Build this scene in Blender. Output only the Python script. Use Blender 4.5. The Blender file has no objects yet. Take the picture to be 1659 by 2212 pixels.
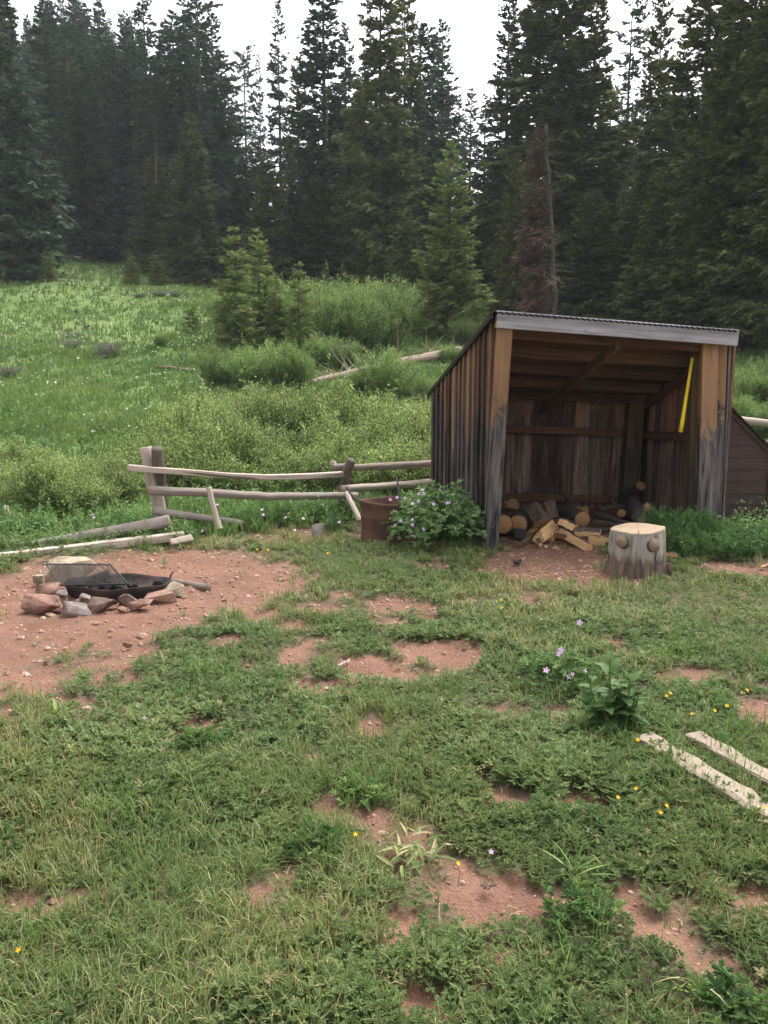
import bpy, math, random
import numpy as np
from mathutils import Vector
PI = math.pi
R = math.radians
rng = np.random.default_rng(7)
random.seed(7)
sc = bpy.context.scene
COL = sc.collection
# ------------------------------------------------------------------ camera model (photo seen as 1659 x 2212)
F, CU, CV, PITCH, CAMH = 1790.0, 829.5, 1106.0, R(10.0), 1.6
cp, sp = math.cos(PITCH), math.sin(PITCH)
def ray(u, v):
    a, b = (u - CU) / F, (CV - v) / F
    return (a, cp + b * sp, -sp + b * cp)
def at(u, v, Y):
    r = ray(u, v); k = Y / r[1]
    return np.array([r[0] * k, Y, CAMH + r[2] * k])
def colz(prof):                     # (distance, z or 'v###') control points of a ground profile
    ys, zs = [], []
    for y, k in prof:
        ys.append(y); zs.append(k if not isinstance(k, str) else at(CU, float(k[1:]), y)[2])
    return np.array(ys, float), np.array(zs, float)
PL = colz([(0, 0), (9, 0), (10.5, -.08), (12, .05), (15, 'v940'), (22, 'v845'), (32, 'v725'), (45, 'v614'), (60, 'v540'), (80, 17.5), (110, 27), (150, 42), (220, 62), (400, 85)])
PC = colz([(0, 0), (9, 0), (10.5, -.08), (13, .05), (20, 'v815'), (26, 'v755'), (34, 'v695'), (45, 'v640'), (60, 6.6), (110, 7.5), (220, 10), (400, 14)])
PR = colz([(0, 0), (9, 0), (10.5, 0), (14, .2), (20, 1.1), (28, 'v748'), (40, 4.0), (60, 5.6), (110, 7), (220, 10), (400, 14)])
def sstep(a, b, x):
    t = np.clip((x - a) / (b - a), 0, 1); return t * t * (3 - 2 * t)
def hashf(xi, yi, s):
    h = (xi.astype(np.int64) * 374761393 + yi.astype(np.int64) * 668265263 + s * 974634777) & 0xffffffff
    h = ((h ^ (h >> 13)) * 1274126177) & 0xffffffff
    h = h ^ (h >> 16)
    return (h & 0xffffff) / float(0xffffff)
def vnoise(x, y, s=0):
    x = np.asarray(x, float); y = np.asarray(y, float)
    xi, yi = np.floor(x), np.floor(y); fx, fy = x - xi, y - yi
    fx = fx * fx * (3 - 2 * fx); fy = fy * fy * (3 - 2 * fy)
    a, b = hashf(xi, yi, s), hashf(xi + 1, yi, s); c, d = hashf(xi, yi + 1, s), hashf(xi + 1, yi + 1, s)
    return (a * (1 - fx) + b * fx) * (1 - fy) + (c * (1 - fx) + d * fx) * fy
def fbm(x, y, s=0, o=4):
    t, a, n = 0, .5, 0
    for k in range(o):
        t = t + a * vnoise(x * 2 ** k + 17.3 * k, y * 2 ** k - 9.1 * k, s + k); n += a; a *= .5
    return t / n
def height(x, y):
    x = np.asarray(x, float); y = np.asarray(y, float)
    yy = np.sqrt(y * y + .3 * np.maximum(x * x - 60, 0)) if False else y
    t = x / (np.maximum(yy, 0) + 2.0)
    zl, zc, zr = np.interp(yy, *PL), np.interp(yy, *PC), np.interp(yy, *PR)
    wl = 1 - sstep(-.34, -.10, t); wr = sstep(-.02, .25, t)
    z = zl * wl + zr * wr + zc * (1 - wl - wr)
    z = z + (fbm(x * .35, y * .35, 3, 3) - .5) * .35 * sstep(10, 22, y)
    z = z + (fbm(x * 1.1, y * 1.1, 5, 2) - .5) * .03 * sstep(1, 3, np.abs(y) + 2)
    return z
def H(x, y): return float(height(np.array([x]), np.array([y]))[0])
def gnd(u, v):                      # where the sight line through (u, v) meets the ground
    r = ray(u, v); k = .5
    for _ in range(4000):
        x, y, z = r[0] * k, r[1] * k, CAMH + r[2] * k
        if z <= H(x, y): break
        k += .02 if y < 15 else .15
    return np.array([x, y, H(x, y)])
def gndY(u, Y):                     # ground point in picture column u at distance Y
    z = 0
    for _ in range(6):
        d = Y * cp + (CAMH - z) * sp; x = (u - CU) / F * d; z = H(x, Y)
    return np.array([x, Y, z])
def g0(u, v):                       # same on the flat yard, closed form
    r = ray(u, v); k = -CAMH / r[2]
    return np.array([r[0] * k, r[1] * k])
# ------------------------------------------------------------------ bare soil mask
def smooth_poly(pts): return np.array([g0(u, v) for u, v in pts])
MAIN = smooth_poly([(-500, 1250), (0, 1238), (90, 1205), (330, 1188), (420, 1180), (530, 1186), (640, 1215), (700, 1245), (645, 1290), (540, 1325), (420, 1362), (300, 1392), (200, 1425), (90, 1445), (0, 1475), (-300, 1510)])
SHEDF = smooth_poly([(1005, 1236), (1040, 1205), (1075, 1180), (1085, 1100), (1400, 1100), (1420, 1150), (1330, 1180), (1310, 1235), (1400, 1262), (1200, 1262), (1090, 1250)])
ELL = [(860, 1312, 80, 18), (745, 1292, 40, 10), (690, 1318, 40, 12), (930, 1402, 110, 22), (1000, 1425, 60, 22), (870, 1442, 90, 12), (720, 1478, 52, 26),
       (590, 1460, 35, 12), (1068, 1535, 45, 20), (785, 1558, 45, 12), (440, 1565, 52, 16), (60, 1490, 60, 16), (140, 1503, 50, 13), (285, 1436, 32, 26),
       (1085, 1705, 58, 32), (1262, 1742, 68, 14), (728, 1742, 26, 18), (135, 1928, 92, 32), (245, 1905, 40, 12), (1000, 1905, 84, 28), (1050, 2012, 48, 44), (850, 1990, 32, 38), (920, 2120, 62, 24),
       (1428, 1965, 46, 76), (1585, 1940, 75, 42), (1550, 2098, 85, 38), (1465, 2170, 45, 30), (1600, 1230, 75, 13), (470, 1383, 55, 7), (560, 1330, 60, 14), (1390, 1835, 40, 12),
       (655, 1350, 40, 10), (820, 1350, 50, 9), (930, 1340, 40, 12), (1010, 1300, 40, 8), (1215, 1415, 25, 7), (640, 1415, 30, 8), (1180, 1290, 70, 6), (510, 1440, 18, 10), (1490, 1800, 30, 8), (700, 1385, 50, 10)]
ELLW = []
for u, v, ru, rv in ELL:
    c = g0(u, v); a = g0(u, v - rv)[1]; b = g0(u, v + rv)[1]
    ELLW.append((c[0], (a + b) / 2 - .02, ru * (c[1] * cp + CAMH * sp) / F + .015, (a - b) / 2 + .028))
def poly_sd(P, x, y):               # + inside, distance-ish
    n = len(P); ins = np.zeros(x.shape, bool); d = np.full(x.shape, 1e9)
    for i in range(n):
        x1, y1 = P[i]; x2, y2 = P[(i + 1) % n]
        c = ((y1 > y) != (y2 > y)) & (x < (x2 - x1) * (y - y1) / (y2 - y1 + 1e-12) + x1); ins ^= c
        t = np.clip(((x - x1) * (x2 - x1) + (y - y1) * (y2 - y1)) / ((x2 - x1) ** 2 + (y2 - y1) ** 2 + 1e-12), 0, 1)
        d = np.minimum(d, np.hypot(x - x1 - t * (x2 - x1), y - y1 - t * (y2 - y1)))
    return np.where(ins, d, -d)
def bare(x, y):
    x = np.asarray(x, float); y = np.asarray(y, float)
    wx = (fbm(x * 4, y * 4, 11, 3) - .5) * .35; wy = (fbm(x * 4, y * 4, 12, 3) - .5) * .35
    X, Y = x + wx, y + wy
    m = np.maximum(poly_sd(MAIN, X, Y) / .22, poly_sd(SHEDF, x + wx * .5, y + wy * .5) / .12)
    m = np.minimum(m, 2)
    for cx, cy, rx, ry in ELLW:
        q = np.hypot((X - cx) / max(rx, .03), (Y - cy) / max(ry, .03))
        m = np.maximum(m, (1 - q) * 2.2)
    m = np.maximum(m, (fbm(x * 2.2, y * 2.2, 31, 4) - .66) * 14 * (y < 7.5))
    m = m + (fbm(x * 10, y * 10, 41, 3) - .5) * 2.3 * (~(poly_sd(MAIN, x, y) > .3))
    return np.clip(m + .25, 0, 1) * (y < 9.9)
# ------------------------------------------------------------------ mesh building
def tag(o, label=None, cat=None, group=None, kind=None):
    if label: o['label'] = label
    if cat: o['category'] = cat
    if group: o['group'] = group
    if kind: o['kind'] = kind
    return o
class MB:
    def __init__(s): s.V, s.F, s.g, s.r, s.c, s.n = [], [], [], [], [], 0
    def add(s, V, Fs, gc=None, rnd=0., cut=0.):
        V = np.asarray(V, float).reshape(-1, 3)
        s.V.append(V); s.g.append(np.asarray(gc, float).reshape(-1, 3) if gc is not None else V.copy())
        s.r.append(np.broadcast_to(np.asarray(rnd, float), (len(V),)).copy())
        if isinstance(Fs, np.ndarray): Fs = [Fs]
        cl = []
        for f in Fs:
            f = np.asarray(f); f = f.reshape(1, -1) if f.ndim == 1 else f
            s.F.append(f + s.n); cl.append(len(f))
        if np.ndim(cut) == 0: s.c.append(np.full(sum(cl), float(cut)))
        else: s.c.append(np.repeat(np.asarray(cut, float), cl) if len(cut) == len(cl) else np.asarray(cut, float))
        s.n += len(V); return s
    def build(s, name, mat, parent=None, smooth=False, loc=None):
        V = np.concatenate(s.V); me = bpy.data.meshes.new(name)
        if loc is not None: V = V - np.asarray(loc)
        tot = np.concatenate([np.full(len(f), f.shape[1]) for f in s.F]); idx = np.concatenate([f.ravel() for f in s.F])
        me.vertices.add(len(V)); me.vertices.foreach_set('co', V.astype(np.float32).ravel())
        me.loops.add(len(idx)); me.loops.foreach_set('vertex_index', idx.astype(np.int32))
        me.polygons.add(len(tot)); me.polygons.foreach_set('loop_start', np.concatenate([[0], np.cumsum(tot)[:-1]]).astype(np.int32))
        a = me.attributes.new('gc', 'FLOAT_VECTOR', 'POINT'); a.data.foreach_set('vector', np.concatenate(s.g).astype(np.float32).ravel())
        a = me.attributes.new('rnd', 'FLOAT', 'POINT'); a.data.foreach_set('value', np.concatenate(s.r).astype(np.float32))
        a = me.attributes.new('cut', 'FLOAT', 'FACE'); a.data.foreach_set('value', np.concatenate(s.c).astype(np.float32))
        me.update(calc_edges=True); me.validate()
        me.polygons.foreach_set('use_smooth', np.full(len(me.polygons), bool(smooth)))
        me.materials.append(mat)
        o = bpy.data.objects.new(name, me); COL.objects.link(o)
        if loc is not None: o.location = loc
        if parent is not None:
            o.parent = parent
            if loc is None: o.location = -Vector(parent.location)
        return o
def empty(name, loc):
    o = bpy.data.objects.new(name, None); COL.objects.link(o); o.location = Vector([float(c) for c in loc]); o.empty_display_size = .2
    return o
def unit(v): v = np.asarray(v, float); return v / (np.linalg.norm(v) + 1e-12)
def loft(mb, P, S, up=(0, 0, 1), rnd=None, cut_side=None, rad=None, caps=True, wob=0., seed=0, twist=0.):
    """section S (k,2) swept along points P; rad scales per station; cut_side per side face"""
    P = np.asarray(P, float); S = np.asarray(S, float); n, k = len(P), len(S)
    if rnd is None: rnd = random.random()
    rad = np.ones(n) if rad is None else np.asarray(rad, float)
    g = np.random.default_rng(seed + int(abs(P[0].sum()) * 1000) % 99991)
    V, G, L = [], [], 0.
    for i in range(n):
        t = unit(P[min(i + 1, n - 1)] - P[max(i - 1, 0)])
        a = unit(np.cross(t, up)); b = np.cross(a, t)
        if i: L += np.linalg.norm(P[i] - P[i - 1])
        th = twist * i / max(n - 1, 1); c, s_ = math.cos(th), math.sin(th)
        for j in range(k):
            x, y = S[j] * rad[i]; x, y = x * c - y * s_, x * s_ + y * c
            w = 1 + wob * (g.random() - .5) * 2
            V.append(P[i] + a * x * w + b * y * w); G.append((S[j][0], S[j][1], L))
    side = [[i * k + j, i * k + (j + 1) % k, (i + 1) * k + (j + 1) % k, (i + 1) * k + j] for i in range(n - 1) for j in range(k)]
    cs = np.zeros(k) if cut_side is None else np.asarray(cut_side, float)
    Fs = [np.array(side)]; cuts = np.tile(cs, n - 1)
    if caps:
        Fs += [np.array([list(range(k))[::-1]]), np.array([[(n - 1) * k + j for j in range(k)]])]; cuts = np.concatenate([cuts, [1, 1]])
    mb.add(V, Fs, G, rnd, cuts); return mb
def circ(r, k=12, ph=0, e=1.): return [(r * math.cos(2 * PI * j / k + ph), r * e * math.sin(2 * PI * j / k + ph)) for j in range(k)]
def rect(w, h, c=.004):
    w, h = w / 2, h / 2; c = min(c, w * .4, h * .4)
    return [(-w + c, -h), (w - c, -h), (w, -h + c), (w, h - c), (w - c, h), (-w + c, h), (-w, h - c), (-w, -h + c)]
def line(a, b, n=6, sag=0., jit=0., seed=1):
    g = np.random.default_rng(seed); a = np.asarray(a, float); b = np.asarray(b, float)
    t = np.linspace(0, 1, n)[:, None]; P = a + (b - a) * t; P[:, 2] -= sag * 4 * (t * (1 - t))[:, 0]
    if jit: P[1:-1] += g.normal(0, jit, (n - 2, 3))
    return P
def bar(mb, a, b, w, h, n=5, up=(0, 0, 1), sag=0., jit=0., rnd=None, c=.004, wob=0., cs=None):
    return loft(mb, line(a, b, n, sag, jit, int(abs(np.sum(a)) * 100) % 999), rect(w, h, c), up, rnd, cs, wob=wob)
def log(mb, a, b, r0, r1, k=12, n=7, jit=.004, rnd=None, wob=.05, sag=0., up=None, cs=None, e=1.):
    a = np.asarray(a, float); b = np.asarray(b, float); d = unit(b - a)
    if up is None: up = (0, 0, 1) if abs(d[2]) < .85 else (0, 1, 0)
    P = line(a, b, n, sag, jit, int(abs(np.sum(a)) * 1000) % 9999)
    L = np.linalg.norm(b - a); ch = min(.01, r0 * .15)
    P = np.vstack([P[0], P[0] + d * ch, P[1:-1], P[-1] - d * ch, P[-1]])
    rr = np.interp(np.linalg.norm(P - P[0], axis=1), [0, L], [r0, r1]); rr[0] *= .93; rr[-1] *= .93
    return loft(mb, P, circ(1, k, e=e), up, rnd, cs, rr, wob=wob)
def one(name, mat, fn, parent=None, smooth=False, **k):
    mb = MB(); fn(mb); return mb.build(name, mat, parent, smooth, **k)
# instancing a small mesh many times inside one mesh (numpy)
def rotm(yaw, tilt, roll=0):
    yaw, tilt, roll = np.broadcast_arrays(yaw, tilt, roll)
    cy, sy, ct, st, cr, sr = np.cos(yaw), np.sin(yaw), np.cos(tilt), np.sin(tilt), np.cos(roll), np.sin(roll)
    o, z = np.ones_like(cy), np.zeros_like(cy)
    A = np.stack([cy, -sy, z, sy, cy, z, z, z, o], -1).reshape(-1, 3, 3)
    B = np.stack([ct, z, -st, z, o, z, st, z, ct], -1).reshape(-1, 3, 3)      # +x tips up by tilt
    C = np.stack([o, z, z, z, cr, -sr, z, sr, cr], -1).reshape(-1, 3, 3)
    return A @ B @ C
def scatter(mb, PV, PF, pos, M, scale, rnd, sx=None):
    PV = np.asarray(PV, float); n, nv = len(pos), len(PV)
    if n == 0: return
    sc_ = np.asarray(scale, float); sc_ = sc_[:, None, None] if sc_.ndim == 1 else sc_[:, None, :]
    V = (PV[None] * sc_) @ np.transpose(M, (0, 2, 1)) + pos[:, None, :]
    Fs = []
    for f in PF:
        f = np.asarray(f); Fs.append((f[None] + (np.arange(n) * nv)[:, None, None]).reshape(-1, f.shape[1]))
    mb.add(V.reshape(-1, 3), Fs, np.tile(PV, (n, 1)), np.repeat(rnd, nv))
# ------------------------------------------------------------------ materials
class NT:
    def __init__(s, name):
        s.m = bpy.data.materials.new(name); s.m.use_nodes = True; s.t = s.m.node_tree; s.t.nodes.clear()
        s.out = s.n('ShaderNodeOutputMaterial')
    def n(s, ty, **k):
        x = s.t.nodes.new(ty)
        for a, b in k.items(): setattr(x, a, b)
        return x
    def L(s, a, b): s.t.links.new(a, b)
    def put(s, sock, v):
        if isinstance(v, bpy.types.NodeSocket): s.L(v, sock)
        elif isinstance(v, (tuple, list)) and len(v) == 3 and sock.type == 'RGBA': sock.default_value = (*v, 1)
        else: sock.default_value = v
    def attr(s, name, out='Fac'): return s.n('ShaderNodeAttribute', attribute_name=name).outputs[out]
    def math(s, op, a, b=0., c=None, clamp=False):
        x = s.n('ShaderNodeMath', operation=op, use_clamp=clamp); s.put(x.inputs[0], a); s.put(x.inputs[1], b)
        if c is not None: s.put(x.inputs[2], c)
        return x.outputs[0]
    def noise(s, vec, scale=5., detail=4., rough=.55, dist=0.):
        x = s.n('ShaderNodeTexNoise'); 
        if vec is not None: s.L(vec, x.inputs['Vector'])
        s.put(x.inputs['Scale'], scale); x.inputs['Detail'].default_value = detail; x.inputs['Roughness'].default_value = rough; x.inputs['Distortion'].default_value = dist
        return x.outputs['Fac']
    def mapv(s, vec, scale, off=None):
        x = s.n('ShaderNodeVectorMath', operation='MULTIPLY'); s.L(vec, x.inputs[0]); x.inputs[1].default_value = scale
        if off is None: return x.outputs[0]
        y = s.n('ShaderNodeVectorMath', operation='ADD'); s.L(x.outputs[0], y.inputs[0]); c = s.n('ShaderNodeCombineXYZ')
        for i in range(3): s.put(c.inputs[i], off)
        s.L(c.outputs[0], y.inputs[1]); return y.outputs[0]
    def ramp(s, fac, stops, interp='LINEAR'):
        x = s.n('ShaderNodeValToRGB'); r = x.color_ramp; r.interpolation = interp
        while len(r.elements) < len(stops): r.elements.new(.5)
        for e, (p, c) in zip(r.elements, stops):
            e.position = p; e.color = (*c, 1) if isinstance(c, (tuple, list)) else (c, c, c, 1)
        s.put(x.inputs[0], fac); return x.outputs[0]
    def mix(s, fac, a, b, bt='MIX'):
        x = s.n('ShaderNodeMix', data_type='RGBA', blend_type=bt); s.put(x.inputs[0], fac); s.put(x.inputs[6], a); s.put(x.inputs[7], b); return x.outputs[2]
    def bump(s, h, strength=.4, dist=.01):
        x = s.n('ShaderNodeBump'); x.inputs['Strength'].default_value = strength; x.inputs['Distance'].default_value = dist; s.L(h, x.inputs['Height']); return x.outputs[0]
    def pos(s): return s.n('ShaderNodeNewGeometry').outputs['Position']
    def z(s):
        x = s.n('ShaderNodeSeparateXYZ'); s.L(s.pos(), x.inputs[0]); return x.outputs[2]
    def orand(s): return s.n('ShaderNodeObjectInfo').outputs['Random']
    def bsdf(s, col, rough=.85, normal=None, metal=0., spec=.3, trans=None):
        x = s.n('ShaderNodeBsdfPrincipled'); s.put(x.inputs['Base Color'], col); s.put(x.inputs['Roughness'], rough); x.inputs['Metallic'].default_value = metal
        x.inputs['Specular IOR Level'].default_value = spec
        if normal is not None: s.L(normal, x.inputs['Normal'])
        o = x.outputs[0]
        if trans:
            t = s.n('ShaderNodeBsdfTranslucent'); s.put(t.inputs[0], col); m = s.n('ShaderNodeMixShader'); m.inputs[0].default_value = trans
            s.L(o, m.inputs[1]); s.L(t.outputs[0], m.inputs[2]); o = m.outputs[0]
        s.L(o, s.out.inputs[0]); return s.m
def leaf_mat(name, stops, patch=None, patch_scale=.6, rough=.6, trans=.25, objvar=.35, spec=.25):
    t = NT(name); c = t.ramp(t.attr('rnd'), stops)
    if patch: c = t.mix(t.ramp(t.noise(t.pos(), patch_scale, 3), [(.38, 0.), (.62, 1.)]), c, patch, 'MULTIPLY')
    if objvar:
        k = t.math('MULTIPLY_ADD', t.orand(), objvar * 2, 1 - objvar)
        h = t.n('ShaderNodeHueSaturation'); h.inputs['Hue'].default_value = .5; t.put(h.inputs['Color'], c); t.L(k, h.inputs['Value']); c = h.outputs[0]
    return t.bsdf(c, rough, trans=trans, spec=spec)
def wood_mat(name, hi, lo=None, zc=1., zs=.5, dark=(.05, .04, .035), cutc=(.50, .33, .17), grain=1., rough=.85, tone=.35, knots=True, rings=True, fine=60., crack=.5, ws=(14, 14, 1.5), wm=2.6, cutdark=(.30, .17, .07)):
    """weathered board / pole: grain runs along gc.z, each piece has its own tone (rnd)"""
    t = NT(name); gc = t.attr('gc', 'Vector'); r = t.attr('rnd'); off = t.math('MULTIPLY', r, 37.)
    g1 = t.noise(t.mapv(gc, (fine, fine, 1.6), off), 1., 5, .6, .4)
    g2 = t.noise(t.mapv(gc, (9, 9, 1.1), off), 1., 4, .55, 1.2)
    c = t.mix(t.ramp(g2, [(.3, 0.), (.7, 1.)]), hi, tuple(k * .55 for k in hi))
    if lo is not None:
        w = t.noise(t.mapv(gc, ws, off), 1., 6, .68, .8)
        zz = t.math('MULTIPLY', t.math('SUBTRACT', t.z(), zc), 1 / zs)
        m = t.math('ADD', zz, t.math('MULTIPLY', t.math('SUBTRACT', w, .5), wm))
        m = t.math('ADD', m, t.math('MULTIPLY', t.math('SUBTRACT', r, .5), .9))
        lo2 = t.mix(t.ramp(t.noise(t.mapv(gc, (22, 22, 2.), off), 1., 4, .6, .5), [(.36, 0.), (.62, 1.)]), lo, dark)
        c = t.mix(t.ramp(m, [(.1, 0.), (.55, 1.)]), lo2, c)
    c = t.mix(t.math('MULTIPLY', t.ramp(g1, [(.36, 1.), (.52, 0.)]), .55 * grain), c, dark)
    if knots:
        v = t.n('ShaderNodeTexVoronoi'); t.L(t.mapv(gc, (7, 7, 2.6), off), v.inputs['Vector']); v.inputs['Scale'].default_value = 1.
        kn = t.ramp(v.outputs['Distance'], [(.05, 1.), (.11, 0.)]); c = t.mix(t.math('MULTIPLY', kn, .75), c, tuple(k * .3 for k in hi))
    ck = t.ramp(t.noise(t.mapv(gc, (26, 26, .55), off), 1., 2, .5, .2), [(.315, 1.), (.35, 0.)])
    c = t.mix(t.math('MULTIPLY', ck, crack), c, (.015, .012, .01))
    if rings:
        s2 = t.n('ShaderNodeSeparateXYZ'); t.L(gc, s2.inputs[0])
        rad = t.math('POWER', t.math('ADD', t.math('POWER', s2.outputs[0], 2.), t.math('POWER', s2.outputs[1], 2.)), .5)
        rg = t.math('SINE', t.math('ADD', t.math('MULTIPLY', rad, 330.), t.math('MULTIPLY', t.noise(gc, 14., 2), 7.)))
        an = t.math('ARCTAN2', s2.outputs[0], s2.outputs[1]); cv = t.n('ShaderNodeCombineXYZ'); t.L(an, cv.inputs[0]); t.L(off, cv.inputs[1]); rc = t.ramp(t.noise(cv.outputs[0], 2.6, 3, .6), [(.335, 1.), (.365, 0.)])
        sw = t.noise(t.mapv(gc, (45, 45, 4), off), 1., 4)
        cc = t.mix(t.math('MULTIPLY_ADD', rg, .2, .22, clamp=True), cutc, cutdark); cc = t.mix(t.math('MULTIPLY', rc, .7), cc, (.05, .035, .025))
        cc = t.mix(t.ramp(sw, [(.42, 0.), (.68, .7)]), cc, cutdark)
        c = t.mix(t.attr('cut'), c, cc)
    k = t.math('MULTIPLY_ADD', r, tone * 2, 1 - tone)
    h = t.n('ShaderNodeHueSaturation'); t.put(h.inputs['Color'], c); t.L(k, h.inputs['Value']); c = h.outputs[0]
    hh = t.math('SUBTRACT', g1, t.math('MULTIPLY', ck, 1.2))
    return t.bsdf(c, rough, t.bump(hh, .55, .006))
def bark_mat(name, a, b, scale=18., cutc=(.45, .28, .13), z=.35):
    t = NT(name); gc = t.attr('gc', 'Vector'); off = t.math('MULTIPLY', t.attr('rnd'), 31.)
    n = t.noise(t.mapv(gc, (scale, scale, scale * z), off), 1., 6, .65, .6)
    c = t.mix(t.ramp(n, [(.35, 0.), (.62, 1.)]), a, b)
    s2 = t.n('ShaderNodeSeparateXYZ'); t.L(gc, s2.inputs[0])
    rad = t.math('POWER', t.math('ADD', t.math('POWER', s2.outputs[0], 2.), t.math('POWER', s2.outputs[1], 2.)), .5)
    rg = t.math('SINE', t.math('ADD', t.math('MULTIPLY', rad, 360.), t.math('MULTIPLY', t.noise(gc, 12., 2), 8.)))
    gr = t.noise(t.mapv(gc, (55, 55, 3), off), 1., 4)
    cc = t.mix(t.math('MULTIPLY_ADD', rg, .25, .27, clamp=True), cutc, tuple(k * .6 for k in cutc))
    cc = t.mix(t.ramp(gr, [(.4, 0.), (.65, .8)]), cc, tuple(k * .55 for k in cutc))
    c = t.mix(t.attr('cut'), c, cc)
    return t.bsdf(c, .9, t.bump(n, .8, .02))
def rock_mat(name, a, b, sc_=9.):
    t = NT(name); p = t.n('ShaderNodeTexCoord').outputs['Object']
    n = t.noise(p, sc_, 6, .6, .3); n2 = t.noise(p, sc_ * 9, 5, .7)
    c = t.mix(t.ramp(n, [(.35, 0.), (.65, 1.)]), a, b); c = t.mix(t.ramp(n2, [(.38, .75), (.55, 0.)]), c, tuple(k * .5 for k in a))
    c = t.mix(t.ramp(t.noise(t.pos(), 7., 4, .6), [(.40, .62), (.56, 0.)]), c, tuple(k * .28 for k in b))
    return t.bsdf(c, .9, t.bump(t.math('ADD', n, n2), .6, .02))
def plain(name, a, b=None, sc_=20., rough=.6, metal=0., bump=.2, spec=.4):
    t = NT(name); p = t.n('ShaderNodeTexCoord').outputs['Object']; n = t.noise(p, sc_, 5, .6)
    c = t.mix(t.ramp(n, [(.35, 0.), (.65, 1.)]), a, b if b else tuple(k * .7 for k in a))
    return t.bsdf(c, rough, t.bump(n, bump, .004), metal, spec)
M = {}
M['shed_out'] = wood_mat('weathered_shed_boards', (.27, .150, .088), (.155, .125, .118), .98, .5, (.034, .028, .026), tone=.55)
M['shed_in'] = wood_mat('old_inner_boards', (.46, .235, .135), (.33, .225, .19), .9, .6, (.09, .055, .042), tone=.68, ws=(12, 12, 4), crack=.3)
M['post'] = wood_mat('stained_post', (.40, .225, .115), (.20, .17, .165), 1.0, .42, (.022, .020, .022), tone=.16, crack=.15, grain=.4, ws=(10, 10, 5.5), wm=3.6)
M['post_dark'] = wood_mat('dark_olive_post', (.17, .11, .05), (.12, .10, .06), .6, .5, tone=.1, knots=False)  # inner posts: darker olive brown wood than the front ones
M['fascia'] = wood_mat('grey_fascia', (.50, .465, .49), None, dark=(.13, .12, .125), cutc=(.28, .2, .13), tone=.08, crack=.35)
M['rafter'] = wood_mat('brown_rafters', (.19, .092, .052), None, dark=(.022, .015, .012), cutc=(.12, .07, .045), cutdark=(.08, .05, .03), tone=.3)
M['edge'] = wood_mat('pale_edge_strip', (.34, .32, .31), None, dark=(.16, .14, .13), tone=.1)
M['fence'] = wood_mat('fence_wood', (.58, .475, .39), None, dark=(.20, .15, .12), cutc=(.42, .30, .2), tone=.18, crack=.8)
M['fence_dark'] = wood_mat('dark_post_wood', (.17, .145, .11), None, dark=(.05, .042, .035), cutc=(.12, .11, .09), cutdark=(.05, .045, .04), tone=.15, crack=.7)
M['fence_grey'] = wood_mat('grey_pole_wood', (.40, .33, .285), None, dark=(.14, .11, .095), cutc=(.30, .22, .15), tone=.15, crack=.9)
M['plank_pale'] = wood_mat('bleached_plank', (.40, .32, .235), None, dark=(.22, .17, .12), cutc=(.5, .4, .3), tone=.1, crack=.3, knots=False)
M['split'] = bark_mat('split_wood', (.12, .09, .07), (.055, .04, .032), 22, (.85, .52, .25))
M['split_old'] = bark_mat('aged_split_wood', (.13, .095, .07), (.06, .042, .03), 22, (.36, .20, .095))
M['round'] = bark_mat('sawn_log', (.13, .10, .08), (.05, .04, .032), 26, (.62, .33, .14))
M['bark'] = bark_mat('spruce_bark', (.13, .11, .095), (.055, .045, .04), 9, (.4, .3, .2))
M['bark_pale'] = bark_mat('peeled_log', (.42, .31, .235), (.22, .165, .14), 6, (.4, .3, .2), .15)
M['bark_rail'] = bark_mat('rail_with_bark', (.50, .40, .32), (.19, .15, .12), 20, (.4, .3, .2), .3)
M['stick'] = bark_mat('dead_stick', (.17, .13, .105), (.08, .06, .05), 30, (.36, .26, .17))
M['stump'] = wood_mat('stump_side', (.45, .385, .335), (.24, .16, .11), .12, .12, (.085, .06, .048), cutc=(.42, .32, .215), cutdark=(.25, .17, .10), tone=.05, crack=.9, fine=30)
M['stump_cut'] = bark_mat('stump_knot', (.15, .115, .09), (.08, .06, .05), 20, (.44, .32, .205))
M['rust'] = plain('rusty_steel', (.185, .096, .062), (.095, .055, .042), 4, .9, .1, .4, .15)
M['rust_dark'] = plain('burnt_rusty_steel', (.075, .045, .035), (.02, .018, .018), 7, .85, .2, .3, .2)
M['char'] = plain('charcoal', (.014, .013, .013), (.03, .028, .027), 18, .9)
M['iron'] = plain('sooty_iron', (.03, .027, .027), (.055, .045, .04), 30, .7, .3, .1)
M['pipe'] = plain('grey_pipe', (.14, .15, .16), (.09, .09, .09), 20, .6, .3, .1)
M['yellow'] = plain('yellow_plastic', (.90, .66, .02), (.86, .60, .02), 8, .45, 0, .03)
M['black'] = plain('black_plastic', (.012, .012, .012), (.02, .02, .02), 8, .5)
M['tin'] = plain('dark_roof_tin', (.030, .022, .020), (.014, .013, .013), 3, .75, .2, .3, .3)
M['brown'] = None
t = NT('brown_painted_boards'); gc = t.attr('gc', 'Vector'); g = t.noise(t.mapv(gc, (50, 50, 2.2), t.math('MULTIPLY', t.attr('rnd'), 9.)), 1., 5)
c = t.mix(t.ramp(g, [(.35, 0.), (.7, 1.)]), (.062, .036, .034), (.088, .056, .052)); fl = t.ramp(t.noise(t.mapv(gc, (22, 22, 9)), 1., 3, .7), [(.70, 0.), (.74, 1.)])
M['brown'] = t.bsdf(t.mix(t.math('MULTIPLY', fl, .6), c, (.25, .23, .22)), .75, t.bump(g, .3, .003))
M['rock_red'] = rock_mat('red_sandstone', (.36, .215, .155), (.24, .125, .09), 6)
M['rock_brown'] = rock_mat('brown_stone', (.25, .165, .125), (.17, .105, .08), 6)
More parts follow.
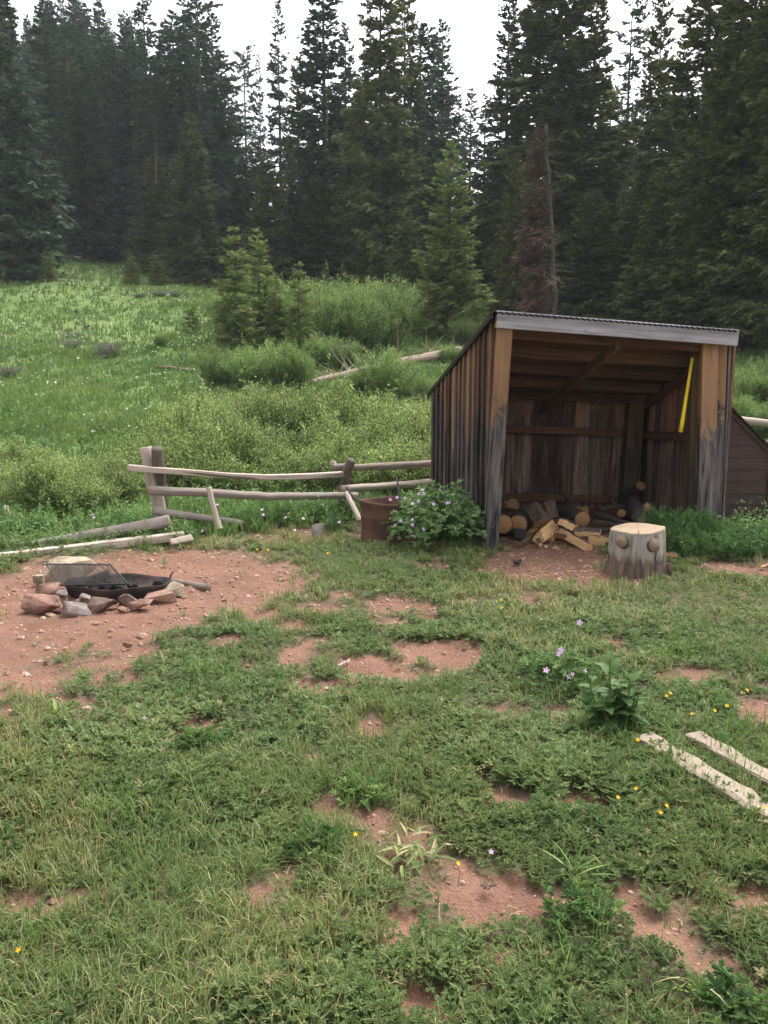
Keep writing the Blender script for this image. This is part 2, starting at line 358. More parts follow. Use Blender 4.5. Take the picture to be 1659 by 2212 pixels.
M['rock_pale'] = rock_mat('pale_sandstone', (.50, .395, .27), (.36, .28, .20), 5)
M['rock_grey'] = rock_mat('ashy_stone', (.40, .33, .30), (.25, .19, .175), 9)
t = NT('pebbles'); M['pebble'] = t.bsdf(t.ramp(t.noise(t.pos(), 23., 3), [(.3, (.14, .08, .06)), (.5, (.27, .16, .115)), (.68, (.52, .38, .29))]), .9)
M['chip'] = plain('wood_chips', (.46, .29, .165), (.32, .17, .09), 9, .8)
# leaves
M['cover'] = leaf_mat('ground_cover_leaf', [(0, (.085, .145, .050)), (.45, (.165, .240, .080)), (.8, (.26, .32, .115)), (.93, (.34, .35, .16)), (1, (.40, .36, .19))], (.92, .84, .84), 2.2, objvar=0, trans=.35)
M['grass'] = leaf_mat('yard_grass', [(0, (.125, .190, .060)), (.5, (.215, .275, .090)), (.8, (.35, .34, .15)), (1, (.56, .46, .28))], (1.0, .88, .82), .9, objvar=0, trans=.35)
M['lush'] = leaf_mat('lush_grass', [(0, (.085, .175, .040)), (.6, (.155, .275, .065)), (1, (.28, .38, .11))], (.85, .9, .8), 1.5, objvar=0, trans=.35)
M['meadow'] = leaf_mat('meadow_grass', [(0, (.080, .150, .034)), (.6, (.168, .248, .058)), (1, (.245, .31, .095))], (.74, .80, .76), .22, objvar=0, trans=.35)
M['herb'] = leaf_mat('herb_leaf', [(0, (.070, .140, .045)), (.6, (.135, .225, .068)), (1, (.24, .33, .11))], (.8, .9, .8), 2., objvar=.1, trans=.3)
M['geranium'] = leaf_mat('geranium_leaf', [(0, (.14, .25, .095)), (.6, (.24, .37, .14)), (1, (.36, .48, .19))], None, 2., objvar=.1, trans=.25)
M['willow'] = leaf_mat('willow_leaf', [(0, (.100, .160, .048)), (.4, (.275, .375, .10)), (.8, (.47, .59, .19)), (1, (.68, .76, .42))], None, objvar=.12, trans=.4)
M['willow_far'] = leaf_mat('shrub_leaf', [(0, (.10, .18, .052)), (.5, (.235, .35, .095)), (1, (.50, .60, .23))], None, objvar=.2, trans=.4)
M['sage'] = leaf_mat('sage_leaf', [(0, (.20, .21, .15)), (1, (.36, .37, .28))], None, objvar=.1, trans=.1)
M['broad'] = leaf_mat('broad_leaf', [(0, (.055, .115, .035)), (.7, (.10, .185, .048)), (1, (.19, .28, .07))], None, objvar=.05, trans=.3)
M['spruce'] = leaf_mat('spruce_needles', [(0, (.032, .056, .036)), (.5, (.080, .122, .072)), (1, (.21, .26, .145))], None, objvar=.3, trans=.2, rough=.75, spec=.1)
M['spruce_olive'] = leaf_mat('olive_needles', [(0, (.045, .062, .024)), (.5, (.125, .150, .048)), (1, (.34, .36, .11))], None, objvar=.2, trans=.2, rough=.75, spec=.1)
M['spruce_young'] = leaf_mat('young_needles', [(0, (.100, .155, .052)), (.5, (.25, .31, .09)), (1, (.50, .54, .17))], None, objvar=.15, trans=.3, rough=.7, spec=.15)
M['dead_needles'] = leaf_mat('dead_needles', [(0, (.085, .066, .058)), (.55, (.135, .090, .074)), (1, (.27, .105, .068))], None, objvar=0, trans=.1, rough=.9, spec=.05)
def fmat(name, col): return NT(name).bsdf(col, .6, trans=.3)
M['pink'] = fmat('pink_petals', (.80, .52, .76)); M['yellowfl'] = fmat('yellow_petals', (.85, .50, .01)); M['white'] = fmat('white_petals', (.75, .75, .68)); M['blue'] = fmat('blue_petals', (.32, .40, .72))
# ------------------------------------------------------------------ ground
def axis(a, b, fine, lo, hi, grow):
    x = list(np.arange(a, b, fine)); s = fine
    while x[-1] < hi: s *= grow; x.append(x[-1] + s)
    s = fine; y = [x[0]]
    while y[-1] > lo: s *= grow; y.append(y[-1] - s)
    return np.array(y[:0:-1] + x)
gx = axis(-4.2, 4.4, .026, -420, 420, 1.09); gy = axis(1.2, 9.6, .026, -30, 420, 1.07)
X, Y = np.meshgrid(gx, gy); Z = height(X, Y); B = bare(X, Y)
Z = Z + (fbm(X * 9, Y * 9, 21, 4) - .5) * .035 * (Y < 12) + (fbm(X * 45, Y * 45, 22, 2) - .5) * .016 * (Y < 12) - B * .014
fo = np.clip((fbm(X * .12, Y * .12, 51, 3) - .5) * 8 + (Y - np.interp(X / (Y + 2), [-.4, -.15, 0, .25, .4], [60, 52, 42, 31, 30])) / 2.5, 0, 1) * (Y > 20)
me_ = MB(); nx, ny = len(gx), len(gy); ii = np.arange(nx * ny).reshape(ny, nx)
Fq = np.stack([ii[:-1, :-1], ii[:-1, 1:], ii[1:, 1:], ii[1:, :-1]], -1).reshape(-1, 4)
G = np.stack([B, np.clip((Y - 9.3) / 1.5, 0, 1), fo], -1).reshape(-1, 3)
me_.add(np.stack([X, Y, Z], -1).reshape(-1, 3), Fq, G)
t = NT('ground_surface'); s3 = t.n('ShaderNodeSeparateXYZ'); t.L(t.attr('gc', 'Vector'), s3.inputs[0]); p = t.pos()
n1, n2, n3 = t.noise(p, 3.5, 6, .6), t.noise(p, 60., 5, .7), t.noise(p, 1.1, 4)
dirt = t.mix(t.ramp(n1, [(.3, 0.), (.7, 1.)]), (.205, .104, .069), (.27, .150, .102))
dirt = t.mix(t.ramp(n2, [(.35, .55), (.6, 0.)]), dirt, (.115, .058, .040))
v = t.n('ShaderNodeTexVoronoi'); t.L(p, v.inputs['Vector']); v.inputs['Scale'].default_value = 85.
dirt = t.mix(t.ramp(v.outputs['Distance'], [(.12, .55), (.28, 0.)]), dirt, (.32, .20, .145))
thatch = t.mix(t.ramp(n2, [(.35, 0.), (.65, 1.)]), (.085, .080, .045), (.16, .120, .075))
mead = t.mix(t.ramp(t.noise(p, .5, 5, .6), [(.35, 0.), (.65, 1.)]), (.135, .215, .055), (.19, .265, .08))
mead = t.mix(t.ramp(t.noise(p, 9., 5, .7), [(.35, .6), (.6, 0.)]), mead, (.09, .15, .045))
forest = t.mix(t.ramp(t.noise(p, 1.5, 5, .7), [(.35, 0.), (.65, 1.)]), (.035, .030, .020), (.060, .070, .026))
c = t.mix(s3.outputs[0], thatch, dirt); c = t.mix(s3.outputs[1], c, mead); c = t.mix(s3.outputs[2], c, forest)
c = t.mix(t.ramp(t.noise(p, 2.1, 5, .62), [(.36, .32), (.58, 0.)]), c, (.09, .055, .04))
M['ground'] = t.bsdf(c, .95, t.bump(t.math('ADD', n2, t.math('MULTIPLY', v.outputs['Distance'], -.45)), .7, .016), spec=.15)
tag(me_.build('ground', M['ground'], smooth=True), kind='structure')
# ------------------------------------------------------------------ leaf shapes (unit length along +x)
def palmate(full=True):
    P = [(0, 0)]
    lobes = 5
    for i in range(lobes):
        a = R(-125 + 250 * i / (lobes - 1)); L = [.62, .85, 1., .85, .62][i]
        w = R(23)
        if full: P += [((.34 * math.cos(a - w * 1.15)), .34 * math.sin(a - w * 1.15)), (.74 * L * math.cos(a - w * .72), .74 * L * math.sin(a - w * .72)), (.80 * L * math.cos(a - w * .28), .80 * L * math.sin(a - w * .28)), (L * math.cos(a), L * math.sin(a)), (.80 * L * math.cos(a + w * .28), .80 * L * math.sin(a + w * .28)), (.74 * L * math.cos(a + w * .72), .74 * L * math.sin(a + w * .72))]
        else: P += [(.36 * math.cos(a - w * 1.2), .36 * math.sin(a - w * 1.2)), (.8 * L * math.cos(a - w * .5), .8 * L * math.sin(a - w * .5)), (L * math.cos(a + w * .3), L * math.sin(a + w * .3))]
    V = [(x * .5 + .45, y * .5, .10 * abs(y) - .12 * x * x + (.03 if i % 2 else -.02)) for i, (x, y) in enumerate(P)]
    n = len(P); Fc = [[0, i, i + 1] for i in range(1, n - 1)]
    V += [(0, .015, -.02), (0, -.015, -.02), (.45, 0, -.005)]
    Fc.append([n, n + 1, n + 2])
    return np.array(V), [np.array(Fc)]
PALM, PALMF = palmate(True), palmate(False)
def blade(bend, w=.035, seg=3):
    V, x, z, a = [], 0., 0., R(82)
    for i in range(seg + 1):
        ww = w * (1 - (i / seg) ** 1.6) + .002
        V += [(x, -ww, z), (x, ww, z)]
        x += math.cos(a) / seg; z += math.sin(a) / seg; a -= bend / seg
    return np.array(V), [np.array([[2 * i, 2 * i + 1, 2 * i + 3, 2 * i + 2] for i in range(seg)])]
BLADES = [blade(b) for b in (.3, .9, 1.5, 2.1)]
def lance(w=.14, n=3, cup=.05, sag=.2):
    V = [(0, 0, 0)]; 
    for i in range(1, n + 1):
        s = i / (n + 1); ww = w * math.sin(PI * s ** .8); z = -sag * s * s
        V += [(s, -ww, z + cup), (s, 0, z), (s, ww, z + cup)]
    V.append((1, 0, -sag)); e = len(V) - 1
    T = [[0, 1, 2], [0, 2, 3], [e, e - 2, e - 3], [e, e - 1, e - 2]]; Q = []
    for i in range(n - 1):
        a = 1 + 3 * i; Q += [[a, a + 3, a + 4, a + 1], [a + 1, a + 4, a + 5, a + 2]]
    return np.array(V, float), [np.array(T)] + ([np.array(Q)] if Q else [])
LANCE1, LANCE3 = lance(.15, 1), lance(.16, 3); OVAL = lance(.27, 3, .04, .3)
def diamond(): return np.array([(0, 0, 0), (.45, -.16, .03), (1, 0, -.06), (.45, .16, .03)]), [np.array([[0, 1, 2, 3]])]
DIA = diamond()
def visible_rand(n, y0, y1, margin=.9, power=1.):
    """random yard points inside the view wedge plus a margin, denser where power<1"""
    y = y0 + (y1 - y0) * rng.random(n * 3) ** power; half = (y * cp + CAMH * sp) * (CU / F)
    w = (half + margin); keep = rng.random(n * 3) < w / w.max(); y, w = y[keep][:n], w[keep][:n]
    x = (rng.random(len(y)) * 2 - 1) * w; return x, y
shed_poly = np.array([(.95, 7.25), (3.2, 7.7), (2.95, 9.5), (.5, 9.2)])
def in_shed(x, y): return poly_sd(shed_poly, x, y) > 0
pit = (g0(225, 1275))
PLK = [(g0(1392, 1608), g0(1700, 1800)), (g0(1500, 1604), g0(1760, 1762))]
def near_seg(x, y, a, b, w):
    t = np.clip(((x - a[0]) * (b[0] - a[0]) + (y - a[1]) * (b[1] - a[1])) / ((b[0] - a[0]) ** 2 + (b[1] - a[1]) ** 2), 0, 1); return np.hypot(x - a[0] - t * (b[0] - a[0]), y - a[1] - t * (b[1] - a[1])) < w
def on_plank(x, y): return near_seg(x, y + .03, *PLK[0], .05) & (fbm(x * 9, y * 9, 33, 2) < .50) | near_seg(x, y + .02, *PLK[1], .045) & (fbm(x * 9, y * 9, 34, 2) < .50)
def blocked(x, y): return in_shed(x, y) | on_plank(x, y) | (np.hypot(x - pit[0], (y - pit[1]) / .75) < .55) | (np.hypot(x - 1.93, y - 6.35) < .22) | (np.hypot(x - .03, y - 7.65) < .25)
def surf(x, y): return height(x, y) + (fbm(x * 9, y * 9, 21, 4) - .5) * .035 - bare(x, y) * .014
# --- leafy ground cover
def cover(name_full, n_plants, y0, y1, proto, size, leaves, seed_power=1.):
    x, y = visible_rand(n_plants, y0, y1, power=seed_power)
    b = bare(x, y); zone = fbm(x * 1.3 + 5, y * 1.3, 61, 3)
    right = sstep(-.25, .2, x / y)
    keep = (rng.random(len(x)) < (1 - b * 1.05) ** 2.0 + .006) & ~blocked(x, y) & (rng.random(len(x)) < np.clip((zone - .42) * 5 + .12 + .68 * right + .35 * (y > 3.6), .06, 1))
    x, y = x[keep], y[keep]; zone = fbm(x * 3, y * 3, 62, 3); n = len(x)
    tall = .62 + .62 * np.clip(fbm(x * 1.8, y * 1.8, 63, 3) * 2 - .6, 0, 1) - .45 * np.clip(bare(x, y) * 3, 0, 1)
    k = leaves; idx = np.repeat(np.arange(n), k); m = len(idx)
    az = rng.random(m) * 2 * PI; tl = R(4) + rng.random(m) ** 1.3 * R(62); rr = rng.random(m) * .03
    zz = surf(x, y); s = size * (.55 + .75 * rng.random(m)) * (tall[idx])
    pos = np.stack([x[idx] + np.cos(az) * rr, y[idx] + np.sin(az) * rr, zz[idx] + .002 + rng.random(m) * .026 * tall[idx]], -1)
    tint = np.clip(.12 + .55 * zone[idx] + rng.normal(0, .14, m) + .15 * (tall[idx] - 1), 0, .92); dead = rng.random(m) < .014; tint[dead] = 1.
    return pos, rotm(az, tl * .8, rng.normal(0, .35, m)), s, tint
gcov = MB()
for args in ((8600, 1.35, 3.2, PALM, .044, 8), (10000, 3.0, 5.0, PALMF, .043, 8), (12000, 4.8, 8.1, PALMF, .046, 7)):
    pos, Mx, s, tint = cover('', *args); scatter(gcov, *args[3], pos, Mx, s, tint)
tag(gcov.build('ground_cover_leaves', M['cover']), kind='stuff')
# --- yard grass
gg = MB(); lushg = MB()
def grass(mb, n, y0, y1, h, lush=False, wmul=1., per=9, spread=.035, keepf=None, tint0=.1, cols=None):
    x, y = visible_rand(n, y0, y1); b = bare(x, y); zone = fbm(x * 1.3 + 5, y * 1.3, 61, 3); left = 1 - sstep(-.3, .1, x / y)
    if keepf is None: k = (rng.random(len(x)) < (1 - b) ** 2 + .012) & ~blocked(x, y) & (rng.random(len(x)) < np.clip((.60 - zone) * 4 + .5 * left * (y < 3.9) + .3 * (y > 4.2) + .2, .18, 1))
    else: k = keepf(x, y)
    x, y = x[k], y[k]; dry = np.clip((fbm(x * .9, y * .9, 71, 3) - .42) * 3 + .42 * (y < 2.8) * (x < .3), 0, 1)
    idx = np.repeat(np.arange(len(x)), per); m = len(idx); az = rng.random(m) * 2 * PI; rr = rng.random(m) ** .5 * spread
    # blades of a tuft lean a common way
    lean = rng.random(len(x))[idx] * 2 * PI; az = lean + rng.normal(0, 1.1, m)
    a2 = rng.random(m) * 2 * PI; px, py = x[idx] + np.cos(a2) * rr, y[idx] + np.sin(a2) * rr
    pos = np.stack([px, py, surf(px, py) - .004], -1)
    hh = h * (.45 + .8 * rng.random(m)) * (.7 + .6 * rng.random(len(x)))[idx] * (1 - .45 * np.clip(bare(x, y) * 2, 0, 1))[idx]
    tint = np.clip(tint0 + .45 * dry[idx] + rng.random(m) * .35, 0, .82); d = rng.random(m) < .03 + .2 * dry[idx]; tint[d] = .85 + .15 * rng.random(d.sum())
    ch = rng.integers(0, 4, m)
    for c_ in range(4):
        q = ch == c_; S = np.stack([hh[q], hh[q] * 0 + .085 * wmul, hh[q]], -1)
        scatter(mb, *BLADES[c_], pos[q], rotm(az[q], rng.normal(0, .28, q.sum())), S, tint[q])
grass(gg, 9500, 1.35, 3.2, .078, wmul=.68); grass(gg, 7600, 3.0, 5.2, .085, wmul=.9); grass(gg, 11000, 5., 8.3, .085, wmul=1.35, per=7)
tag(gg.build('yard_grass', M['grass']), kind='stuff')
# long lush grass: by the planks, the fence foot, the shed's right side, around the herb
def near_uv(x, y, spots):
    k = np.zeros(len(x))
    for u, v, ru, rv in spots:
        c_ = g0(u, v); a = g0(u, v - rv)[1] - c_[1]; k = np.maximum(k, 1 - np.hypot((x - c_[0]) / (ru * c_[1] * 1.05 / F), (y - c_[1]) / a))
    return k
LUSH = [(1400, 1650, 150, 80), (1600, 1600, 150, 120), (1330, 1560, 160, 60), (1250, 1430, 120, 60), (760, 1500, 90, 30), (500, 1480, 160, 40), (90, 1520, 110, 30), (1200, 2080, 130, 110), (1640, 1850, 60, 60), (300, 1740, 260, 90), (60, 2050, 120, 90), (1500, 1430, 200, 60)]
grass(lushg, 4200, 1.4, 6.2, .13, wmul=.95, per=8, keepf=lambda x, y: (rng.random(len(x)) < np.clip(near_uv(x, y, LUSH) * 1.3, 0, .8)) & (bare(x, y) < .4) & ~blocked(x, y), tint0=.05)
tag(lushg.build('long_grass', M['lush']), kind='stuff')
# --- tall weeds along the fence and beside the shed
fenceY = lambda x: np.interp(x, [-6, -1.9, -.3, .6], [7.0, 7.75, 8.9, 9.4])
wg = MB(); wl = MB()
def strip(n, f):
    x = rng.random(n * 4) * 11 - 5.6; y = 6.2 + rng.random(n * 4) * 5.3; k = f(x, y) & ~blocked(x, y) & (np.abs(x) < .5 * y + 1.2); return x[k][:n], y[k][:n]
def zone_g(x, y): return zone_f(x, y) & (rng.random(len(x)) < np.where(x > 1.3, .35, .8))
def zone_f(x, y):
    d = fenceY(x) - y
    left = (x < .75) & (d < .42 + .25 * (fbm(x * 2, y, 81, 2) - .5)) & (d > -2.4) & (bare(x, y) < .25) & ~((x < -2.2) & (y < 6.75))
    rightz = (x > 1.35) & (poly_sd(shed_poly, x, y) < -.02) & (y > 7.05 + .35 * (x < 2.5) - .15 * (x - 2.5)) & (y < 10) & ((x > 2.2))
    rz2 = (x > 3.0) & (y > 6.9) & (y < 11)
    return left | rightz | rz2
x, y = strip(5200, zone_g); per = 8; idx = np.repeat(np.arange(len(x)), per); m = len(idx)
a2 = rng.random(m) * 2 * PI; px, py = x[idx] + np.cos(a2) * .04, y[idx] + np.sin(a2) * .04; d = np.clip((y - 6.6) / 1.3, .45, 1)[idx]
hh = (.12 + .16 * rng.random(m)) * d; ch = rng.integers(0, 4, m); pos = np.stack([px, py, height(px, py) - .01], -1)
for c_ in range(4):
    q = ch == c_; scatter(wg, *BLADES[c_], pos[q], rotm(rng.random(q.sum()) * 6.28, rng.normal(0, .2, q.sum())), np.stack([hh[q], hh[q] * 0 + .17, hh[q]], -1), np.clip(rng.random(q.sum()), 0, .95))
tag(wg.build('tall_weed_grass', M['lush']), kind='stuff')
x, y = strip(2600, lambda x, y: zone_f(x, y) & (fbm(x * 2, y * 2, 91, 2) > .42))
hst = (.10 + .22 * rng.random(len(x))) * np.clip((y - 6.4) / 1.4, .35, 1) * (1 + .35 * (x > 2)); per = 15
idx = np.repeat(np.arange(len(x)), per); m = len(idx); fr = rng.random(m); lx = rng.normal(0, .1, len(x)); ly = rng.normal(0, .1, len(x))
pos = np.stack([x[idx] + lx[idx] * fr * hst[idx], y[idx] + ly[idx] * fr * hst[idx], height(x, y)[idx] + fr * hst[idx]], -1)
scatter(wl, *LANCE1, pos, rotm(rng.random(m) * 6.28, rng.normal(.35, .4, m), rng.normal(0, .3, m)), (.05 + .045 * rng.random(m)) * (1.1 - .5 * fr), np.clip(fr * .6 + rng.random(m) * .4, 0, 1))
tag(wl.build('fence_weeds', M['herb']), kind='stuff')
# --- meadow grass, far tufts get broader
mg = MB()
def meadow_pts(n, y0, y1, pw=1.):
    y = y0 + (y1 - y0) * rng.random(n) ** pw; w = y * .5 + 3; x = (rng.random(n) * 2 - 1) * w
    fl = np.interp(x / (y + 2), [-.4, -.15, 0, .25, .4], [63, 55, 44, 33, 32]); k = y < fl + 2; return x[k], y[k]
for n, y0, y1, h, w, per in ((9000, 9.5, 16, .20, .26, 6), (14000, 15, 28, .24, .42, 5), (16000, 27, 64, .26, .75, 4)):
    x, y = meadow_pts(n, y0, y1); idx = np.repeat(np.arange(len(x)), per); m = len(idx); px, py = x[idx] + rng.normal(0, .09, m), y[idx] + rng.normal(0, .09, m)
    zn = fbm(px * .5, py * .5, 95, 3); hh = h * (.4 + .8 * rng.random(m)) * (.6 + .8 * zn); ch = rng.integers(0, 3, m); pos = np.stack([px, py, height(px, py) - .02], -1)
    for c_ in range(3):
        q = ch == c_; scatter(mg, *BLADES[c_], pos[q], rotm(rng.random(q.sum()) * 6.28, rng.normal(0, .2, q.sum())), np.stack([hh[q], hh[q] * 0 + w, hh[q]], -1), np.clip(.75 * zn[q] + .5 * rng.random(q.sum()) - .1, 0, 1))
tag(mg.build('meadow_grass', M['meadow']), kind='stuff')
# meadow forbs: low darker leafy clumps, uncounted
mf = MB(); x, y = meadow_pts(4200, 11, 60); k = fbm(x * .35, y * .35, 97, 3) > .46; x, y = x[k], y[k]; idx = np.repeat(np.arange(len(x)), 14); m = len(idx); sz = (.10 + .22 * rng.random(len(x)))[idx]
d_ = rng.normal(0, .5, (m, 3)) * sz[:, None]; pos = np.stack([x[idx] + d_[:, 0], y[idx] + d_[:, 1], height(x, y)[idx] + np.abs(d_[:, 2]) * .8 + .03], -1)
scatter(mf, *DIA, pos, rotm(rng.random(m) * 6.28, rng.normal(.3, .5, m), rng.normal(0, .5, m)), .10 + .09 * rng.random(m), rng.random(m) * .6); tag(mf.build('meadow_forbs', M['herb']), kind='stuff')
# flowers
def petal5(k=5):
    V, Fc = [(0, 0, 0)], []
    for i in range(k):
        a = 2 * PI * i / k; w = PI / k * .85; n = len(V)
        V += [(.55 * math.cos(a - w), .55 * math.sin(a - w), .1), (math.cos(a - w * .4), math.sin(a - w * .4), .15), (math.cos(a + w * .4), math.sin(a + w * .4), .15), (.55 * math.cos(a + w), .55 * math.sin(a + w), .1)]
        Fc.append([0, n, n + 1, n + 2, n + 3])
    return np.array(V), [np.array(Fc)]
PET = petal5()
def flowers(name, mat, pos, size, n=None):
    mb = MB(); m = len(pos); scatter(mb, *PET, pos, rotm(rng.random(m) * 6.28, rng.normal(0, .5, m) , rng.normal(.5, .4, m)), size * (.7 + .5 * rng.random(m)), rng.random(m)); return tag(mb.build(name, M[mat]), kind='stuff')
x, y = meadow_pts(9000, 12, 58); k = (fbm(x * .45, y * .45, 99, 3) > .55) & (rng.random(len(x)) < .6) & (x < y * .08); x, y = x[k], y[k]
flowers('meadow_flowers', 'white', np.stack([x, y, height(x, y) + .2], -1), .018 + .0008 * (y - 10))
x, y = strip(420, lambda x, y: (x > -.95) & (x < -.1) & (np.abs(y - fenceY(x)) < .35) | (x < -1.7) & (x > -2.4) & (np.abs(y - 8.3) < .4)); flowers('forget_me_nots', 'blue', np.stack([x, y, height(x, y) + .14 + .18 * rng.random(len(x))], -1), .0115)
# --- pebbles, wood chips, litter
def lump(seed, flat=.6):
    g = np.random.default_rng(seed); V = []
    for i in range(3):
        th = [0.5, 1.5, 2.5][i]
        for j in range(5): a = 2 * PI * (j + .5 * i) / 5; rr = math.sin(th) * (.8 + .4 * g.random()); V.append((rr * math.cos(a), rr * math.sin(a), flat * math.cos(th)))
    Fq = [[i * 5 + j, i * 5 + (j + 1) % 5, (i + 1) * 5 + (j + 1) % 5, (i + 1) * 5 + j][::-1] for i in range(2) for j in range(5)]
    return np.array(V), [np.array(Fq), np.array([[0, 1, 2, 3, 4], [14, 13, 12, 11, 10]])]
pb = MB()
for sd in range(4):
    x, y = visible_rand(5200, 1.5, 8.6); k = (bare(x, y) > .35) & ~in_shed(x, y); x, y = x[k], y[k]; m = len(x)
    s = np.clip(.0035 * np.exp(rng.normal(0, .65, m)), .002, .024)
    scatter(pb, *lump(sd), np.stack([x, y, surf(x, y) + s * .1], -1), rotm(rng.random(m) * 6.28, rng.normal(0, .2, m)), s * (1 + .12 * y), rng.random(m))
tag(pb.build('gravel', M['pebble']), kind='stuff')
cb = MB(); CHIP = (np.array([(-.5, -.16, 0), (.5, -.1, 0), (.42, .16, 0), (-.46, .12, 0), (-.4, -.1, .07), (.4, -.06, .07), (.34, .1, .07), (-.36, .08, .07)]), [np.array([[0, 1, 5, 4], [1, 2, 6, 5], [2, 3, 7, 6], [3, 0, 4, 7], [4, 5, 6, 7]])])
for u, v, su, sv, n in ((1190, 1235, 130, 22, 420), (1040, 1232, 30, 8, 90), (1400, 1225, 60, 18, 110), (1200, 1262, 100, 5, 70), (1560, 1235, 60, 10, 70), (860, 1330, 90, 30, 40), (1210, 1165, 60, 12, 120)):
    uv = np.stack([rng.normal(u, su * .6, n), rng.normal(v, sv * .6, n)], 1); pts = np.array([g0(a, b) for a, b in uv]); s = .012 + .035 * rng.random(n) ** 2
    scatter(cb, *CHIP, np.stack([pts[:, 0], pts[:, 1], surf(pts[:, 0], pts[:, 1]) + .004], -1), rotm(rng.random(n) * 6.28, rng.normal(0, .15, n)), s, rng.random(n))
x, y = visible_rand(2600, 1.5, 8.6); k = bare(x, y) > .3; x, y = x[k], y[k]; n = len(x); scatter(cb, *CHIP, np.stack([x, y, surf(x, y) + .004], -1), rotm(rng.random(n) * 6.28, rng.normal(0, .2, n)), np.stack([.012 + .03 * rng.random(n) ** 3] + [.008 + .008 * rng.random(n)] * 2, -1), rng.random(n))
tag(cb.build('wood_chip_litter', M['chip']), kind='stuff')
# ================================================================== WOODSHED
FL, FR, BR, BL = np.array([.945, 7.2]), np.array([3.17, 7.65]), np.array([2.92, 9.4]), np.array([.54, 9.1])
zt = dict(FL=2.00, FR=1.88, BR=1.20, BL=1.31)
def P3(xy, z): return np.array([xy[0], xy[1], z])
shed = empty('firewood_shed', (1.9, 8.4, 0))
tag(shed, 'open fronted weathered board shed with sloping roof and firewood inside', 'shed')
def hexa(mb, b0, b1, t1, t0, off, rnd=None, gx=None):
    b0, b1, t1, t0, off = [np.asarray(q, float) for q in (b0, b1, t1, t0, off)]; rnd = random.random() if rnd is None else rnd
    w = np.linalg.norm(b1 - b0); th = np.linalg.norm(off); o = -w / 2
    V = [b0, b1, t1, t0, b0 + off, b1 + off, t1 + off, t0 + off]
    G = [(o, 0, b0[2]), (o + w, 0, b1[2]), (o + w, 0, t1[2]), (o, 0, t0[2]), (o, th, b0[2]), (o + w, th, b1[2]), (o + w, th, t1[2]), (o, th, t0[2])]
    mb.add(V, [np.array([[0, 1, 2, 3][::-1], [4, 5, 6, 7], [0, 1, 5, 4], [1, 2, 6, 5], [2, 3, 7, 6], [3, 0, 4, 7]])], G, rnd)
def board_wall(mb, A, B, zA, zB, n, thick, side, gap=.004, z0=0., jit=.006, top_drop=0.):
    d = unit(np.append(B - A, 0)); nrm = np.array([d[1], -d[0], 0]) * side; L = np.linalg.norm(B - A)
    cuts = np.cumsum(np.r_[0, .8 + .4 * rng.random(n)]); cuts = cuts / cuts[-1]
    for i in range(n):
        s0, s1 = cuts[i] + gap / L / 2, cuts[i + 1] - gap / L / 2
        f = lambda s, z: np.append(A + (B - A) * s, z)
        ztop = lambda s: zA + (zB - zA) * s - top_drop
        off = nrm * (thick + rng.random() * jit); zb = z0 - rng.random() * .02
        hexa(mb, f(s0, zb), f(s1, zb), f(s1, ztop(s1)), f(s0, ztop(s0)), off)
    return cuts, d, nrm
mb = MB(); cuts, d, nrm = board_wall(mb, FL, BL, zt['FL'] - .03, zt['BL'] - .03, 13, .02, -1)
for i, s in enumerate(cuts[:-1]):                   # battens over the joints
    w = .018 + .006 * rng.random(); L = np.linalg.norm(BL - FL); s0, s1 = max(s - w / L, .002), s + w / L
    f = lambda q, z: np.append(FL + (BL - FL) * q, z) + nrm * .027
    zz = lambda q: zt['FL'] - .035 + (zt['BL'] - zt['FL']) * q
    hexa(mb, f(s0, -.02 + .06 * rng.random()), f(s1, -.02 + .06 * rng.random()), f(s1, zz(s1)), f(s0, zz(s0)), nrm * .02)
tag(mb.build('side_wall', M['shed_out'], shed), 'board and batten side wall, grey below and orange brown above')
mb = MB(); board_wall(mb, BL, BR, zt['BL'] + .035, zt['BR'] + .035, 15, .02, 1, gap=.004); mb.build('back_wall', M['shed_in'], shed)
mb = MB(); board_wall(mb, FR, BR, zt['FR'] - .03, zt['BR'] - .03, 11, .02, 1, gap=.003, jit=.004); mb.build('side_wall', M['shed_in'], shed)
def upright(name, mat, a, b, w, dth, rnd=.5, up=(0, 1, 0)):
    mb = MB(); bar(mb, a, b, w, dth, n=9, up=up, rnd=rnd, c=.006, wob=.012); return mb.build(name, mat, shed)
upright('post', M['post'], at(1058.5, 1186, 7.16), at(1090, 700, 7.16), .128, .11, .22)
upright('post', M['post'], at(1519, 1158, 7.63), at(1532, 742, 7.66), .150, .10, .82)
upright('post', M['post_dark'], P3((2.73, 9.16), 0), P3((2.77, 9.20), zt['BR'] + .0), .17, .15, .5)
upright('post', M['shed_in'], P3((.66, 9.0), 0), P3((.68, 9.02), zt['BL'] - .02), .12, .12, .5)
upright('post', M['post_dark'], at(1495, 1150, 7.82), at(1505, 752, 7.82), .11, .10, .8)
upright('corner_board', M['post'], at(1546, 1160, 7.64), at(1560, 745, 7.67), .085, .03, .15)
upright('edge_strip', M['edge'], at(1559, 1160, 7.665), at(1577, 748, 7.695), .024, .03, .5)
mb = MB(); bar(mb, at(1071.5, 689.5, 7.075), at(1592, 730, 7.575), .04, .140, n=12, rnd=.5, wob=.01); mb.build('fascia_board', M['fascia'], shed)
